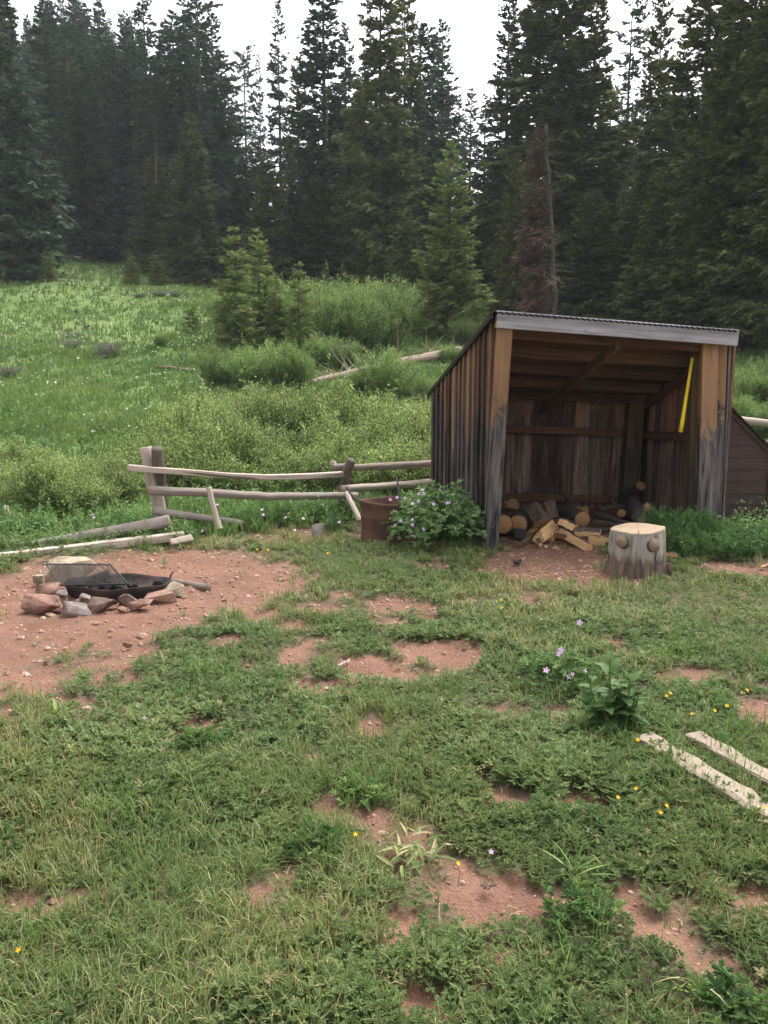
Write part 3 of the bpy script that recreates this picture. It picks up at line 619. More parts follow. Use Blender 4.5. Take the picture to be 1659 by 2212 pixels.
# corrugated roof
rfl, rfr, rbl, rbr = at(1066, 673, 7.03), at(1594, 714, 7.53), P3((BL[0] - .05, BL[1] + .12), zt['BL'] + .0), P3((BR[0] + .08, BR[1] + .12), zt['BR'] + .0)
nu, nv = 260, 5; V, G = [], []
for lay in (0, 1):
    for j in range(nv):
        for i in range(nu):
            s, q = i / (nu - 1), j / (nv - 1); p_ = (rfl * (1 - s) + rfr * s) * (1 - q) + (rbl * (1 - s) + rbr * s) * q
            V.append(p_ + np.array([0, 0, .0055 * math.sin(2 * PI * s * 44) - .004 * lay])); G.append((s * 2.3, lay * .01, q * 2))
I = lambda l, j, i: (l * nv + j) * nu + i
Fq = [[I(0, j, i), I(0, j, i + 1), I(0, j + 1, i + 1), I(0, j + 1, i)] for j in range(nv - 1) for i in range(nu - 1)] + [[I(1, j, i), I(1, j + 1, i), I(1, j + 1, i + 1), I(1, j, i + 1)] for j in range(nv - 1) for i in range(nu - 1)]
Fq += [[I(0, 0, i), I(1, 0, i), I(1, 0, i + 1), I(0, 0, i + 1)] for i in range(nu - 1)] + [[I(0, j, 0), I(0, j + 1, 0), I(1, j + 1, 0), I(1, j, 0)] for j in range(nv - 1)] + [[I(0, j, nu - 1), I(1, j, nu - 1), I(1, j + 1, nu - 1), I(0, j + 1, nu - 1)] for j in range(nv - 1)]
mb = MB(); mb.add(V, np.array(Fq), G, .5); mb.build('roof', M['tin'], shed, smooth=False)
mb = MB(); bar(mb, rfl + [-.008, .02, -.035], rbl + [-.008, 0, -.035], .02, .05, n=6, rnd=.3); mb.build('rake_board', M['tin'], shed)
def roofpt(s, q, dz=0.): return (rfl * (1 - s) + rfr * s) * (1 - q) + (rbl * (1 - s) + rbr * s) * q + np.array([0, 0, dz])
for q in (.10, .29, .48, .67, .86):
    mb = MB(); bar(mb, roofpt(.045, q, -.075), roofpt(.945, q, -.075), .045, .105, n=8, wob=.02); mb.build('rafter', M['rafter'], shed)
mb = MB()                                            # roof boards under the tin
for i in range(12):
    q0, q1 = i / 12 + .02, (i + 1) / 12 + .012
    if q1 > .97: break
    a, b_, c_, d_ = roofpt(.04, q0, -.022), roofpt(.955, q0, -.022), roofpt(.955, q1, -.022), roofpt(.04, q1, -.022)
    V = [a, b_, c_, d_] + [k + np.array([0, 0, .008]) for k in (a, b_, c_, d_)]
    mb.add(V, [np.array([[3, 2, 1, 0], [4, 5, 6, 7], [0, 1, 5, 4], [1, 2, 6, 5], [2, 3, 7, 6], [3, 0, 4, 7]])], [(0, 0, 0), (0, 0, 2.2), (.15, 0, 2.2), (.15, 0, 0)] * 2, random.random())
mb.build('roof_boarding', M['rafter'], shed)
mb = MB(); bar(mb, at(1334, 745, 7.45), at(1166, 886, 8.98), .045, .085, n=6); mb.build('brace', M['rafter'], shed)
mb = MB(); bar(mb, roofpt(.945, .06, -.15), roofpt(.945, .95, -.13), .04, .09, n=6); mb.build('brace', M['rafter'], shed)
mb = MB(); bar(mb, at(1080, 926, 9.08), at(1372, 937, 9.33), .04, .085, n=8, wob=.02, rnd=.75); mb.build('wall_rail', M['rafter'], shed)
mb = MB(); bar(mb, at(1080, 1073, 9.08), at(1330, 1079, 9.30), .04, .085, n=8, wob=.02, rnd=.4); mb.build('wall_rail', M['rafter'], shed)
mb = MB(); bar(mb, (2.87, 9.25, at(1380, 940, 9.25)[2]), (3.08, 7.85, at(1489, 944, 7.85)[2]), .04, .085, n=8, wob=.02, rnd=.8); mb.build('wall_rail', M['rafter'], shed)
# yellow handle hung on the right wall
mb = MB(); a, b = at(1495.7, 773, 7.74), at(1470, 934, 7.70); P = line(a, b, 8); loft(mb, P, circ(.5, 14, e=.75), (0, 1, 0), .5, None, np.array([.028, .029, .030, .031, .033, .035, .040, .042])); 
tag(mb.build('tool_handle', M['yellow'], smooth=True, loc=b), 'long bright yellow handle hanging inside the shed by its right post', 'tool')
# ------------------------------------------------------------------ brown lean-to
bx0, bx1, by0, by1 = 3.24, 3.885, 8.25, 9.15
zl, zr = at(1575, 882, by0)[2], at(1657, 966, by0)[2]; xl, xr = at(1575, 882, by0)[0], at(1657, 966, by0)[0]; sl = (zr - zl) / (xr - xl)
ztp = lambda x: zl + (x - xl) * sl
bn = empty('lean_to', (3.56, 8.7, 0)); tag(bn, 'small brown painted board lean-to with slanting lid right of the shed', 'lean-to')
mb = MB(); hgt = 0; zc = -.02; k = 0
while zc < ztp(bx0):
    z1 = zc + .119
    xa = bx0
    def xmax(z): return min(bx1, bx0 + (ztp(bx0) - z) / -sl)
    ra, rb = xmax(zc), xmax(z1) if z1 < ztp(bx0) else bx0 + .002
    V0 = [(bx0, by0, zc + .002), (ra, by0, zc + .002), (max(rb, bx0 + .001), by0 - 0, min(z1, ztp(bx0))), (bx0, by0, min(z1, ztp(bx0)))]
    off = np.array([0, -.014 - .004 * rng.random(), 0]); V = [np.array(q) for q in V0] + [np.array(q) + off for q in V0]; V[4][1] -= .006; V[5][1] -= .006
    G = [(q[2] * 1., q[1], q[0]) for q in V]
    mb.add(V, [np.array([[0, 1, 2, 3], [7, 6, 5, 4], [0, 4, 5, 1], [1, 5, 6, 2], [2, 6, 7, 3], [3, 7, 4, 0]])], G, random.random()); zc = z1
hexa(mb, (bx1, by0, 0), (bx1, by1, 0), (bx1, by1, ztp(bx1)), (bx1, by0, ztp(bx1)), (-.02, 0, 0)); hexa(mb, (bx0, by1, 0), (bx1, by1, 0), (bx1, by1, ztp(bx1)), (bx0, by1, ztp(bx0)), (0, -.02, 0))
mb.build('wall', M['brown'], bn)
mb = MB(); bar(mb, (bx1 - .02, by0 - .032, 0), (bx1 - .02, by0 - .032, ztp(bx1) - .02), .045, .02, up=(0, 1, 0)); mb.build('corner_trim', M['brown'], bn)
mb = MB(); dz = np.array([0, 0, .02]); a0, a1 = np.array([bx0 - .0, by0 - .06, ztp(bx0) + .0]), np.array([bx1 + .09, by0 - .06, ztp(bx1 + .09)])
a2, a3 = a1 + [0, by1 - by0 + .1, 0], a0 + [0, by1 - by0 + .1, 0]
V = [a0, a1, a2, a3] + [q + dz for q in (a0, a1, a2, a3)]; mb.add(V, [np.array([[3, 2, 1, 0], [4, 5, 6, 7], [0, 1, 5, 4], [1, 2, 6, 5], [2, 3, 7, 6], [3, 0, 4, 7]])], None, .5); mb.build('roof', M['tin'], bn)
mb = MB(); bar(mb, a0 + [0, .035, -.03], a1 + [0, .035, -.03], .02, .045, rnd=.2); mb.build('rake_board', M['brown'], bn)
# ================================================================== FENCE
fence = empty('rail_fence', tuple(at(560, 1130, 8.2)[:2]) + (0,)); tag(fence, 'broken pole and plank rail fence between the fire pit and the shed', 'fence')
def fpart(name, mat, fn, label=None):
    mb = MB(); fn(mb); o = mb.build(name, M[mat], fence, smooth=True); 
    if label: o['label'] = label
    return o
def facet(r, k=14, seed=1, amt=.12):
    g = np.random.default_rng(seed); return [(r * math.cos(2 * PI * j / k) * (1 + g.normal(0, amt) * .5), r * math.sin(2 * PI * j / k) * (1 + g.normal(0, amt) * .5)) for j in range(k)]
def pole(mb, P, r0, r1, seed=1, rnd=.5, k=14, wob=.025, amt=.12, up=(0, 0, 1), jit=0):
    P = np.asarray(P, float); L = np.r_[0, np.cumsum(np.linalg.norm(np.diff(P, axis=0), axis=1))]; n = max(8, int(L[-1] / .12)); s = np.linspace(0, L[-1], n)
    Q = np.stack([np.interp(s, L, P[:, i]) for i in range(3)], 1); g = np.random.default_rng(seed); Q[1:-1] += g.normal(0, .0025 + jit, (n - 2, 3))
    d0, d1 = unit(Q[1] - Q[0]), unit(Q[-1] - Q[-2]); Q = np.vstack([Q[0], Q[0] + d0 * .008, Q[1:-1], Q[-1] - d1 * .008, Q[-1]]); n = len(Q)
    rr = np.linspace(r0, r1, n) * (1 + g.normal(0, .02, n)); rr[0] *= .9; rr[-1] *= .9
    loft(mb, Q, facet(1., k, seed, amt), up, rnd, None, rr, wob=wob, seed=seed)
fpart('post', 'fence', lambda m: pole(m, [at(313, 966, 7.78), at(330, 1045, 7.78), at(343, 1100, 7.78), at(358, 1160, 7.76)], .052, .062, 3, .75, up=(0, 1, 0), amt=.2), 'pale split post leaning left')
fpart('post', 'fence_dark', lambda m: pole(m, [at(340, 968, 7.70), at(347, 1060, 7.82), at(356, 1148, 7.9)], .057, .060, 5, .4, up=(0, 1, 0)), 'dark round upright post')
mb = MB(); P = [at(277.5, 1010, 7.60), at(330, 1015, 7.62), at(420, 1021, 7.9), at(500, 1028, 8.15), at(580, 1031, 8.35), at(660, 1029, 8.6), at(742, 1024, 8.86)]
loft(mb, P, rect(.075, .055, .006), (0, 0, 1), .75, wob=.03); tag(mb.build('rail', M['fence'], fence), 'sagging sawn top rail')
fpart('rail', 'fence_grey', lambda m: pole(m, [at(320, 1059, 7.60), at(440, 1064, 7.85), at(576, 1072, 8.15), at(772, 1071, 8.72)], .042, .036, 7, .7))
fpart('rail', 'fence_grey', lambda m: pole(m, [at(331, 1103, 7.60), at(425, 1118, 7.78), at(525, 1131, 7.95)], .040, .030, 8, .45), 'low rail with one end dropped into the grass')
fpart('post', 'fence_dark', lambda m: pole(m, [at(760, 993, 8.80), at(749, 1018, 8.84), at(743, 1050, 8.95), at(741, 1112, 9.0)], .046, .060, 9, .6, up=(0, 1, 0), jit=.006), 'short crooked post with the rail joint')
fpart('rail', 'bark_rail', lambda m: pole(m, [at(719, 1010, 8.96), at(800, 1009, 9.15), at(945, 1000, 9.5)], .040, .048, 11, .6, jit=.004), 'upper rail still carrying bark')
fpart('rail', 'fence', lambda m: pole(m, [at(737, 1056, 8.78), at(840, 1049, 9.15), at(945, 1041, 9.5)], .036, .040, 13, .6))
fpart('rail', 'fence', lambda m: pole(m, [at(718, 998, 9.08), at(724, 1010, 9.06), at(727, 1020, 9.05)], .035, .03, 15, .8), 'short rail stub at the joint')
fpart('stake', 'fence', lambda m: pole(m, [at(450.5, 1052, 7.68), at(462, 1098, 7.66), at(475, 1143, 7.62)], .024, .026, 17, .95, up=(0, 1, 0)), 'thin pale prop leaning on the rail')
fpart('stake', 'fence', lambda m: pole(m, [at(748, 1064, 8.62), at(778, 1126, 8.3)], .026, .030, 19, .9, up=(0, 1, 0)), 'pale prop behind the barrel')
def thing1(name, mat, fn, label, cat, group=None, smooth=True):
    mb = MB(); fn(mb); c_ = np.concatenate(mb.V); loc = np.array([c_[:, 0].mean(), c_[:, 1].mean(), c_[:, 2].min()])
    return tag(mb.build(name, M[mat], None, smooth, loc=loc), label, cat, group)
thing1('fallen_rail', 'fence_grey', lambda m: pole(m, [at(367, 1125, 7.52), at(250, 1147, 7.42), at(140, 1167, 7.3), at(30, 1184, 7.2)], .062, .040, 21, .8), 'thick round rail fallen from the leaning pale post into the grass', 'rail')
mb = MB(); loft(mb, line(at(-60, 1212, 6.85), at(398, 1157, 7.42), 14, jit=.003), rect(.085, .075, .008), (0, 0, 1), .9, wob=.03)
tag(mb.build('fallen_beam', M['fence'], None, False), 'long squared beam lying along the edge of the red dirt behind the fire pit', 'beam')
thing1('broken_pole', 'fence', lambda m: pole(m, [at(367, 1173, 7.22), at(414, 1163, 7.35)], .030, .036, 23, .35, amt=.4), 'short splintered pole stub at the end of the squared beam', 'pole')
thing1('short_pole', 'fence_grey', lambda m: pole(m, [at(120, 1150, 7.85), at(218, 1136, 7.9)], .034, .034, 25, .3), 'short grey pole end poking from the grass behind the fallen rail', 'pole')
thing1('weathered_pole', 'fence', lambda m: pole(m, [at(-90, 1176, 7.5), at(22, 1167, 7.55)], .03, .028, 27, .8), 'pale pole end in the grass at the left edge of the photo', 'pole')
thing1('leaning_stake', 'fence', lambda m: pole(m, [at(12, 1095, 8.5), at(32, 1146, 8.2)], .03, .03, 29, .9, up=(0, 1, 0)), 'pale stake leaning in the willows at the left edge', 'stake')
rf = empty('pole_fence', (4.2, 9.6, 0)); tag(rf, 'pale round pole rail of the fence behind the brown lean-to', 'fence')
mb = MB(); pole(mb, [at(1560, 903, 9.7), at(1760, 928, 9.7)], .045, .048, 31, .8); mb.build('rail', M['fence'], rf, True)
mb = MB(); pole(mb, [at(1742, 880, 9.78), at(1735, 1095, 9.78)], .055, .06, 33, .5, up=(0, 1, 0)); mb.build('post', M['fence_dark'], rf, True)
# ================================================================== ROCKS
import bmesh
def rock(name, mat, label, u, v, wpx, hpx, Y, dy=.8, seed=1, rot=0., cat='stone', group=None, npt=12, z0=None, rough=.012):
    """stone whose middle shows at (u, v): wpx x hpx on the photo, standing at distance Y"""
    g = np.random.default_rng(seed); c_ = at(u, v, Y); d_ = Y * cp + 1.4 * sp; w, h = wpx * d_ / F, hpx * d_ / F
    bm = bmesh.new()
    for _ in range(npt):
        q = g.normal(0, 1, 3); q /= np.max(np.abs(q)) ** .9 * np.linalg.norm(q) ** .1; bm.verts.new((q[0] * w / 2, q[1] * w / 2 * dy, q[2] * h / 2))
    r_ = bmesh.ops.convex_hull(bm, input=bm.verts[:]); bmesh.ops.delete(bm, geom=[e for e in r_['geom_interior'] if isinstance(e, bmesh.types.BMVert)], context='VERTS')
    bmesh.ops.bevel(bm, geom=bm.edges[:], offset=min(w, h) * .03, segments=1, affect='EDGES', profile=.5)
    bmesh.ops.triangulate(bm, faces=bm.faces[:]); bmesh.ops.subdivide_edges(bm, edges=[e for e in bm.edges if e.calc_length() > w * .12], cuts=2, use_grid_fill=True)
    bmesh.ops.triangulate(bm, faces=bm.faces[:])
    for q in bm.verts:
        p_ = q.co; nn = fbm(np.array([p_.x * 14 + seed]), np.array([p_.y * 14 + p_.z * 19]), seed, 3)[0] - .5
        q.co *= 1 + nn * rough * 14
    me = bpy.data.meshes.new(name); bm.to_mesh(me); bm.free(); me.materials.append(M[mat])
    o = bpy.data.objects.new(name, me); COL.objects.link(o); o.location = (c_[0], c_[1], max(c_[2], h * .30) - h * .10 if z0 is None else z0); o.rotation_euler = (g.normal(0, .08), g.normal(0, .08), rot)
    return tag(o, label, cat, group)
def z1(zx, zy): return .2976 * zx, 1124.5 + .2976 * zy
RING = [('rock_pale', 'largest pale flat topped stone standing behind the fire pan under the grate', 505, 355, 370, 190, 6.2, .55, 2),
        ('rock_red', 'big rounded pink sandstone at the front left corner of the fire ring', 308, 600, 245, 150, 5.33, .8, 3),
        ('rock_red', 'flat red slab stone left of the grate, above the big front left stone', 340, 492, 210, 95, 5.62, .9, 4),
        ('rock_grey', 'whitish grey ash covered block at the front of the fire ring', 560, 610, 190, 150, 5.28, .9, 5),
        ('rock_red', 'low flat brick-like stone between the front left stone and the whitish block', 437, 652, 95, 36, 5.3, .8, 6),
        ('rock_grey', 'small greyish slab tilted behind the whitish block', 640, 545, 115, 44, 5.5, .8, 7),
        ('rock_brown', 'brown angular stone just right of the whitish block', 752, 607, 200, 100, 5.36, .8, 8),
        ('rock_brown', 'brown angular stone with a peaked top in front of the fire pan', 918, 562, 185, 100, 5.45, .8, 9),
        ('rock_red', 'small pink flat stone in front of the peaked brown stone', 1025, 598, 155, 72, 5.38, .8, 10),
        ('rock_red', 'long pink slab stone at the right front of the fire ring', 1172, 545, 222, 78, 5.55, .6, 11),
        ('rock_pale', 'tan stone at the right end of the fire pan beside the log', 1248, 500, 165, 115, 5.72, .7, 12),
        ('rock_red', 'smallest red stones at the foot of the ring between brown and pink stones', 880, 645, 88, 36, 5.3, .8, 13),
        ('rock_pale', 'tan stone at the far left of the ring beside the largest stone', 285, 440, 95, 92, 6.0, .8, 14),
        ('rock_grey', 'dark grey fist sized stone wedged at the left end of the pan', 450, 527, 75, 52, 5.55, .8, 15),
        ('rock_red', 'small pink stone below the tan stone at the right end of the ring', 1215, 520, 75, 30, 5.6, .8, 16),
        ('char', 'black sooty stone leaning against the right rim of the fire pan', 1168, 440, 115, 80, 5.85, .6, 17)]
for mt, lb, zx, zy, w, h, Y_, dy, sd in RING:
    u, v = z1(zx, zy); rock('fire_ring_stone', mt, lb, u, v, w * .2976 * 1.08, h * .2976 * 1.08, Y_, dy, sd, cat='stone', group='stones of the fire ring')
rock('boulder', 'rock_grey', 'grey pointed rock in the weeds left of the rusty barrel', 691, 1146, 36, 36, 7.75, .8, 31, rot=.4, npt=11)
rock('loose_stone', 'rock_red', 'fist sized pinkish stone on the bare patch left of centre', 277, 1420, 20, 14, 4.6, .9, 32)
for u, v, w, h, lb in ((516, 1216, 9, 6, 'small stone on the dirt right of the fire pit log'), (100, 1431, 15, 8, 'tan stone on the dirt edge below the fire ring'), (727, 1699, 14, 11, 'small brown stone at the edge of the leafy patch in the middle of the yard'),
                       (215, 1366, 9, 4, 'pale pebble in the dirt below the whitish fire ring block'), (1048, 2004, 16, 8, 'flat pink stone on the bare patch near the bottom'), (1630, 2062, 14, 8, 'pink stone on the bare patch at the lower right edge'), (1480, 2158, 20, 12, 'pink stone on the lowest right bare patch')):
    c_ = g0(u, v); rock('loose_stone', 'rock_red', lb, u, v, w * .85, h * .8, c_[1], .9, int(u), npt=12)
o = rock('boulder', 'rock_pale', 'pale boulder in the meadow at the left edge', 0, 728, 20, 20, gnd(0, 735)[1], .8, 41); o.location.z = gnd(0, 735)[2] + .1
# ================================================================== FIRE PAN, GRATE, LOG
cx, cy = at(255, 1270, 5.78)[:2]
def pan(mb):
    k, rows = 40, [(0, .025), (.50, .022), (.80, .03), (.93, .058), (1., .075), (1.03, .073), (.99, .035), (.96, -.02)]
    V = [(cx + .37 * r_ * math.cos(2 * PI * j / k) * (1 + .02 * math.sin(3 * 2 * PI * j / k)), cy + .215 * r_ * math.sin(2 * PI * j / k), z_ + .006 * math.sin(5 * 2 * PI * j / k) * (r_ > .9)) for r_, z_ in rows for j in range(k)]
    mb.add(V, np.array([[i * k + j, i * k + (j + 1) % k, (i + 1) * k + (j + 1) % k, (i + 1) * k + j] for i in range(len(rows) - 1) for j in range(k)]))
thing1('fire_pan', 'rust_dark', pan, 'shallow rusty steel fire pan in the ring of stones', 'fire pit')
ga, gb, gc_, gd = at(100, 1219, 5.98), at(239, 1220, 5.93), at(276, 1261, 5.66), at(131, 1264.5, 5.63)
gr = empty('grill_grate', (ga + gb + gc_ + gd) / 4); tag(gr, 'black wire cooking grate lying slanted over the pan and the big stone', 'grate')
mb = MB(); 
for a, b in ((ga, gb), (gb, gc_), (gc_, gd), (gd, ga)): log(mb, a, b, .0065, .0065, 6, 5, .001, .5, 0)
mb.build('frame', M['iron'], gr, True)
mb = MB()
for i in range(1, 30):
    s = i / 30; a = ga * (1 - s) + gb * s; b = gd * (1 - s) + gc_ * s; P = line(a, b, 7, .004, .0016, i); P += np.array([0, 0, .005]); loft(mb, P, circ(.0030, 5), (0, 0, 1), .5)
mb.build('wire_bars', M['iron'], gr, True)
mb = MB()
for i in range(26):
    a_ = rng.random() * 6.28; r_ = rng.random() ** .5 * .8; c_ = np.array([cx - .06 + .3 * r_ * math.cos(a_), cy + .15 * r_ * math.sin(a_), .04 + .02 * rng.random()]); V, Fc = lump(i, .7); s = .012 + .022 * rng.random(); mb.add(V * s + c_, Fc)
tag(mb.build('charcoal', M['char']), kind='stuff')
thing1('charred_log', 'char', lambda m: pole(m, [at(170, 1262, 5.9), at(238, 1242, 5.95)], .03, .035, 51, .5, amt=.3), 'short charred log under the cooking grate', 'log')
lg = empty('pit_log', at(415, 1266, 5.9)); tag(lg, 'barky stick of firewood with twig stubs lying right of the fire ring', 'log')
mb = MB(); pole(mb, [at(372, 1257, 6.1), at(412, 1264, 5.98), at(452, 1269, 5.88)], .024, .028, 53, .6); mb.build('trunk', M['bark_rail'], lg, True)
mb = MB(); pole(mb, [at(367, 1251, 6.08), at(368, 1243, 6.08), at(375, 1235, 6.08)], .007, .006, 55, .6, k=6); mb.build('twig', M['stick'], lg, True)
mb = MB(); pole(mb, [at(449, 1267, 5.9), at(445, 1258, 5.9), at(442, 1253, 5.92)], .006, .003, 56, .6, k=6); mb.build('twig', M['stick'], lg, True)
# ================================================================== BARREL
bc = np.array([*at(831, 1100, 7.70)[:2], 0.]); rb = .222
brl = empty('rusty_barrel', bc); tag(brl, 'rusty open topped half barrel between the fence and the geranium bush', 'barrel')
def barrel(mb):
    k, rows = 48, [(1., -.02), (1., .05), (1.0, .2), (1.018, .208), (1.018, .222), (1., .23), (.995, .325), (1.03, .335), (1.03, .352), (1.0, .358), (.965, .35), (.965, .05), (0.01, .045)]
    V = []
    for r_, z_ in rows:
        for j in range(k):
            a_ = 2 * PI * j / k; rr = rb * r_ * (1 + .015 * math.sin(2 * a_ + 1) + .006 * math.sin(7 * a_ + z_ * 30)); zz = z_ + (.012 * math.sin(a_ * 2 + .5) if z_ > .3 else 0) - (.05 * math.exp(-((a_ - .5) / .25) ** 2) if z_ > .3 else 0)
            V.append(bc + np.array([rr * math.cos(a_), rr * math.sin(a_), zz]))
    mb.add(V, np.array([[i * k + j, i * k + (j + 1) % k, (i + 1) * k + (j + 1) % k, (i + 1) * k + j] for i in range(len(rows) - 1) for j in range(k)]))
mb = MB(); barrel(mb); mb.build('shell', M['rust'], brl, True)
mb = MB(); pole(mb, [at(857, 1029, 7.75), at(862, 1060, 7.72), at(866, 1100, 7.70), at(869, 1135, 7.70)], .0095, .010, 61, .5, k=8, amt=0, wob=0); tag(mb.build('metal_pipe', M['pipe'], None, True), 'thin grey metal pipe standing upright in the rusty barrel', 'pipe')
mb = MB(); pole(mb, [at(748.5, 1052, 7.9), at(757, 1068, 7.85), at(779, 1089, 7.7), at(800, 1110, 7.65)], .009, .014, 63, .4, k=8, jit=.002); tag(mb.build('dead_stick', M['stick'], None, True), 'crooked grey stick poking out of the left side of the barrel', 'stick')
mb = MB(); pole(mb, [at(786, 1073, 7.85), at(795, 1090, 7.85), at(808, 1115, 7.8)], .010, .012, 64, .4, k=8); tag(mb.build('sawn_stick', M['stick'], None, True), 'short sawn stick inside the barrel behind its rim', 'stick')
# ================================================================== STUMP
stc = np.array([at(1378, 1142, 6.33)[0], 6.33, 0.])
stp = empty('chopping_stump', stc); tag(stp, 'broad pale chopping block stump with two sawn branch knots', 'stump')
def stump(mb):
    k = 56; rows = [(1.12, -.03), (1.09, .02), (1.05, .06), (1.01, .10), (1.0, .14), (1.01, .18), (1.0, .22), (1.0, .26), (.985, .30), (.975, .335), (.965, .352), (.94, .358), (.6, .360), (.3, .358), (.02, .359)]
    V, G = [], []
    for r_, z_ in rows:
        for j in range(k):
            a_ = 2 * PI * j / k; low = max(0, 1 - z_ / .16) if z_ < .16 else 0
            rr = .218 * r_ * (1 + .05 * (float(fbm(np.array([a_ * 1.3 + 9]), np.array([z_ * 9.]), 5, 3)[0]) - .5) + .05 * math.exp(-(((a_ - 4.25) % 6.283) / .3) ** 2) * math.exp(-((z_ - .22) / .1) ** 2) + .05 * math.exp(-((a_ - 5.1) / .3) ** 2) * math.exp(-((z_ - .21) / .1) ** 2) + .022 * math.sin(3 * a_ + .4) + .012 * math.sin(8 * a_ + 1) + .008 * math.sin(17 * a_) + low * (.05 * math.sin(5 * a_ + 2.2) + .10 * math.exp(-((a_ - 5.85) / .22) ** 2)))
            if r_ < .9: rr = .218 * r_
            x_, y_ = rr * math.cos(a_), rr * math.sin(a_) * .92; V.append(stc + np.array([x_, y_, z_ + (.012 * x_ / .2 if z_ > .3 else 0) - .006 * math.sin(3 * a_) * (z_ > .3) * r_])); G.append((a_ * .22, 0, z_) if z_ < .345 else (x_, y_, 0))
    n = len(rows); Fq = np.array([[i * k + j, i * k + (j + 1) % k, (i + 1) * k + (j + 1) % k, (i + 1) * k + j] for i in range(n - 1) for j in range(k)])
    cut = np.repeat([1. if i >= 10 else 0. for i in range(n - 1)], k)
    # gc for the ring seam uses angle length on the sides
    mb.add(V, [Fq], G, .6, cut)
mb = MB(); stump(mb); mb.build('trunk', M['stump'], stp, False)
def knot(u, v, r_, dx, dzz, sd):
    c_ = at(u, v, 6.145 - dzz); mb = MB(); b_ = c_ + np.array([-dx * .07, .13, -.035]); loft(mb, np.array([b_, c_ * .5 + b_ * .5, c_ + (b_ - c_) * .12, c_]), facet(1., 16, sd, .08), (0, 0, 1), .5, None, np.array([1.7, 1.25, 1.05, 1.02]) * r_, wob=.02); mb.build('branch_knot', M['stump_cut'], stp, True)
knot(1342, 1171, .042, -1.3, 0, 71); knot(1414, 1177, .052, .7, .025, 72)
mb = MB(); V, Fc = lump(9, .9); mb.add(V * [.03, .04, .06] + stc + [.225, -.10, .05], Fc); mb.build('bark_flake', M['stump_cut'], stp)
# ================================================================== FIREWOOD
WEDGE = [(0, -.62), (.55, .22), (.42, .45), (.15, .55), (-.15, .55), (-.42, .45), (-.55, .22)]; WCUT = [1, 0, 0, 0, 0, 0, 1]
SLAB = [(-.6, -.3), (.6, -.36), (.5, .2), (.2, .42), (-.25, .4), (-.55, .15)]; SCUT = [1, 1, 0, 0, 0, 1]
def wood(kind, a, b, r_, label, rot=0., mat=None, sd=1):
    a, b = at(*a), at(*b); a[2] = max(a[2], r_ * .55); b[2] = max(b[2], r_ * .55)
    if kind == 'round': return thing1('sawn_log', mat or 'round', lambda m: pole(m, [a, (a + b) / 2, b], r_, r_ * .93, sd, random.random(), 18, .01, .05), label, 'log', 'firewood in the shed')
    S = WEDGE if kind == 'wedge' else SLAB; C_ = WCUT if kind == 'wedge' else SCUT; g = np.random.default_rng(sd)
    S = [(x_ * math.cos(rot) - y_ * math.sin(rot), x_ * math.sin(rot) + y_ * math.cos(rot)) for x_, y_ in S]; S = [(x_ * (1 + g.normal(0, .08)), y_ * (1 + g.normal(0, .08))) for x_, y_ in S]
    up = (0, 0, 1) if abs(unit(b - a)[2]) < .85 else (0, 1, 0)
    return thing1('split_log', mat or 'split', lambda m: loft(m, line(a, b, 7, 0, .003, sd), np.array(S) * r_ * 1.95, up, random.random(), C_, np.array([.98, 1, 1.02, .98, 1, 1.03, .97]), wob=.05, seed=sd), label, 'firewood', 'firewood in the shed', smooth=False)
wood('round', (1087, 1133, 7.72), (1060, 1122, 8.1), .098, 'sawn log round with orange cut face, just right of the left shed post', sd=1)
wood('round', (1118, 1133, 7.74), (1124, 1118, 8.15), .096, 'sawn log round with orange cut face, second from the left shed post', sd=2)
wood('round', (1258, 1122, 7.85), (1222, 1106, 8.3), .078, 'dark barked log with round orange cut face in the middle of the pile', sd=3)
wood('round', (1342, 1109, 8.05), (1368, 1122, 8.35), .046, 'thin log with small orange cut end on the right half of the pile', sd=4)
wood('round', (1392, 1133, 7.62), (1366, 1088, 8.6), .082, 'thick grey barked log sloping up behind the stump', sd=5, mat='stick')
wood('round', (1384, 1049, 8.72), (1352, 1070, 9.0), .055, 'round cut log end propped highest in the back right corner', sd=6)
wood('wedge', (1172, 1135, 7.72), (1150, 1100, 7.9), .088, 'aged split chunk standing tilted left of the highest split piece', .5, 'split_old', 7)
wood('wedge', (1188, 1123, 7.95), (1178, 1084, 8.02), .090, 'highest split chunk standing on end behind the pale split log', 2.2, 'split_old', 8)
wood('slab', (1082, 1093, 8.6), (1110, 1089, 8.5), .075, 'aged split chunk lying high at the back left beside the post', .3, 'split_old', 9)
wood('wedge', (1164, 1160, 7.42), (1192, 1137, 7.72), .062, 'pale split log pointing at the camera in the front of the pile', 3.0, 'split', 10)
wood('slab', (1110, 1152, 7.62), (1136, 1156, 7.6), .062, 'blackened split block at the front left of the pile', .2, 'char', 11)
wood('wedge', (1186, 1158, 7.55), (1204, 1146, 7.7), .055, 'short split piece right of the pale split log', 3.3, 'split', 12)
wood('slab', (1212, 1128, 7.62), (1244, 1142, 7.55), .056, 'pale orange split log lying across the splintered ones, left of centre', .4, 'split', 13)
wood('slab', (1241, 1148, 7.45), (1297, 1151, 7.42), .050, 'brightest split log lying level in front of the round cut face', -.2, 'split', 14)
wood('wedge', (1212, 1150, 7.52), (1271, 1184, 7.12), .040, 'long splintery orange piece sliding out of the pile', 1.0, 'split', 15)
wood('wedge', (1272, 1166, 7.42), (1316, 1174, 7.35), .045, 'splintery orange piece half hidden by the stump', .6, 'split', 16)
wood('round', (1293, 1147, 7.55), (1320, 1143, 7.7), .024, 'small round branch end right of the brightest split log', sd=17)
wood('wedge', (1392, 1108, 8.3), (1400, 1094, 8.4), .05, 'small yellowish split chunk behind the sloping log', 1.4, 'split', 18)
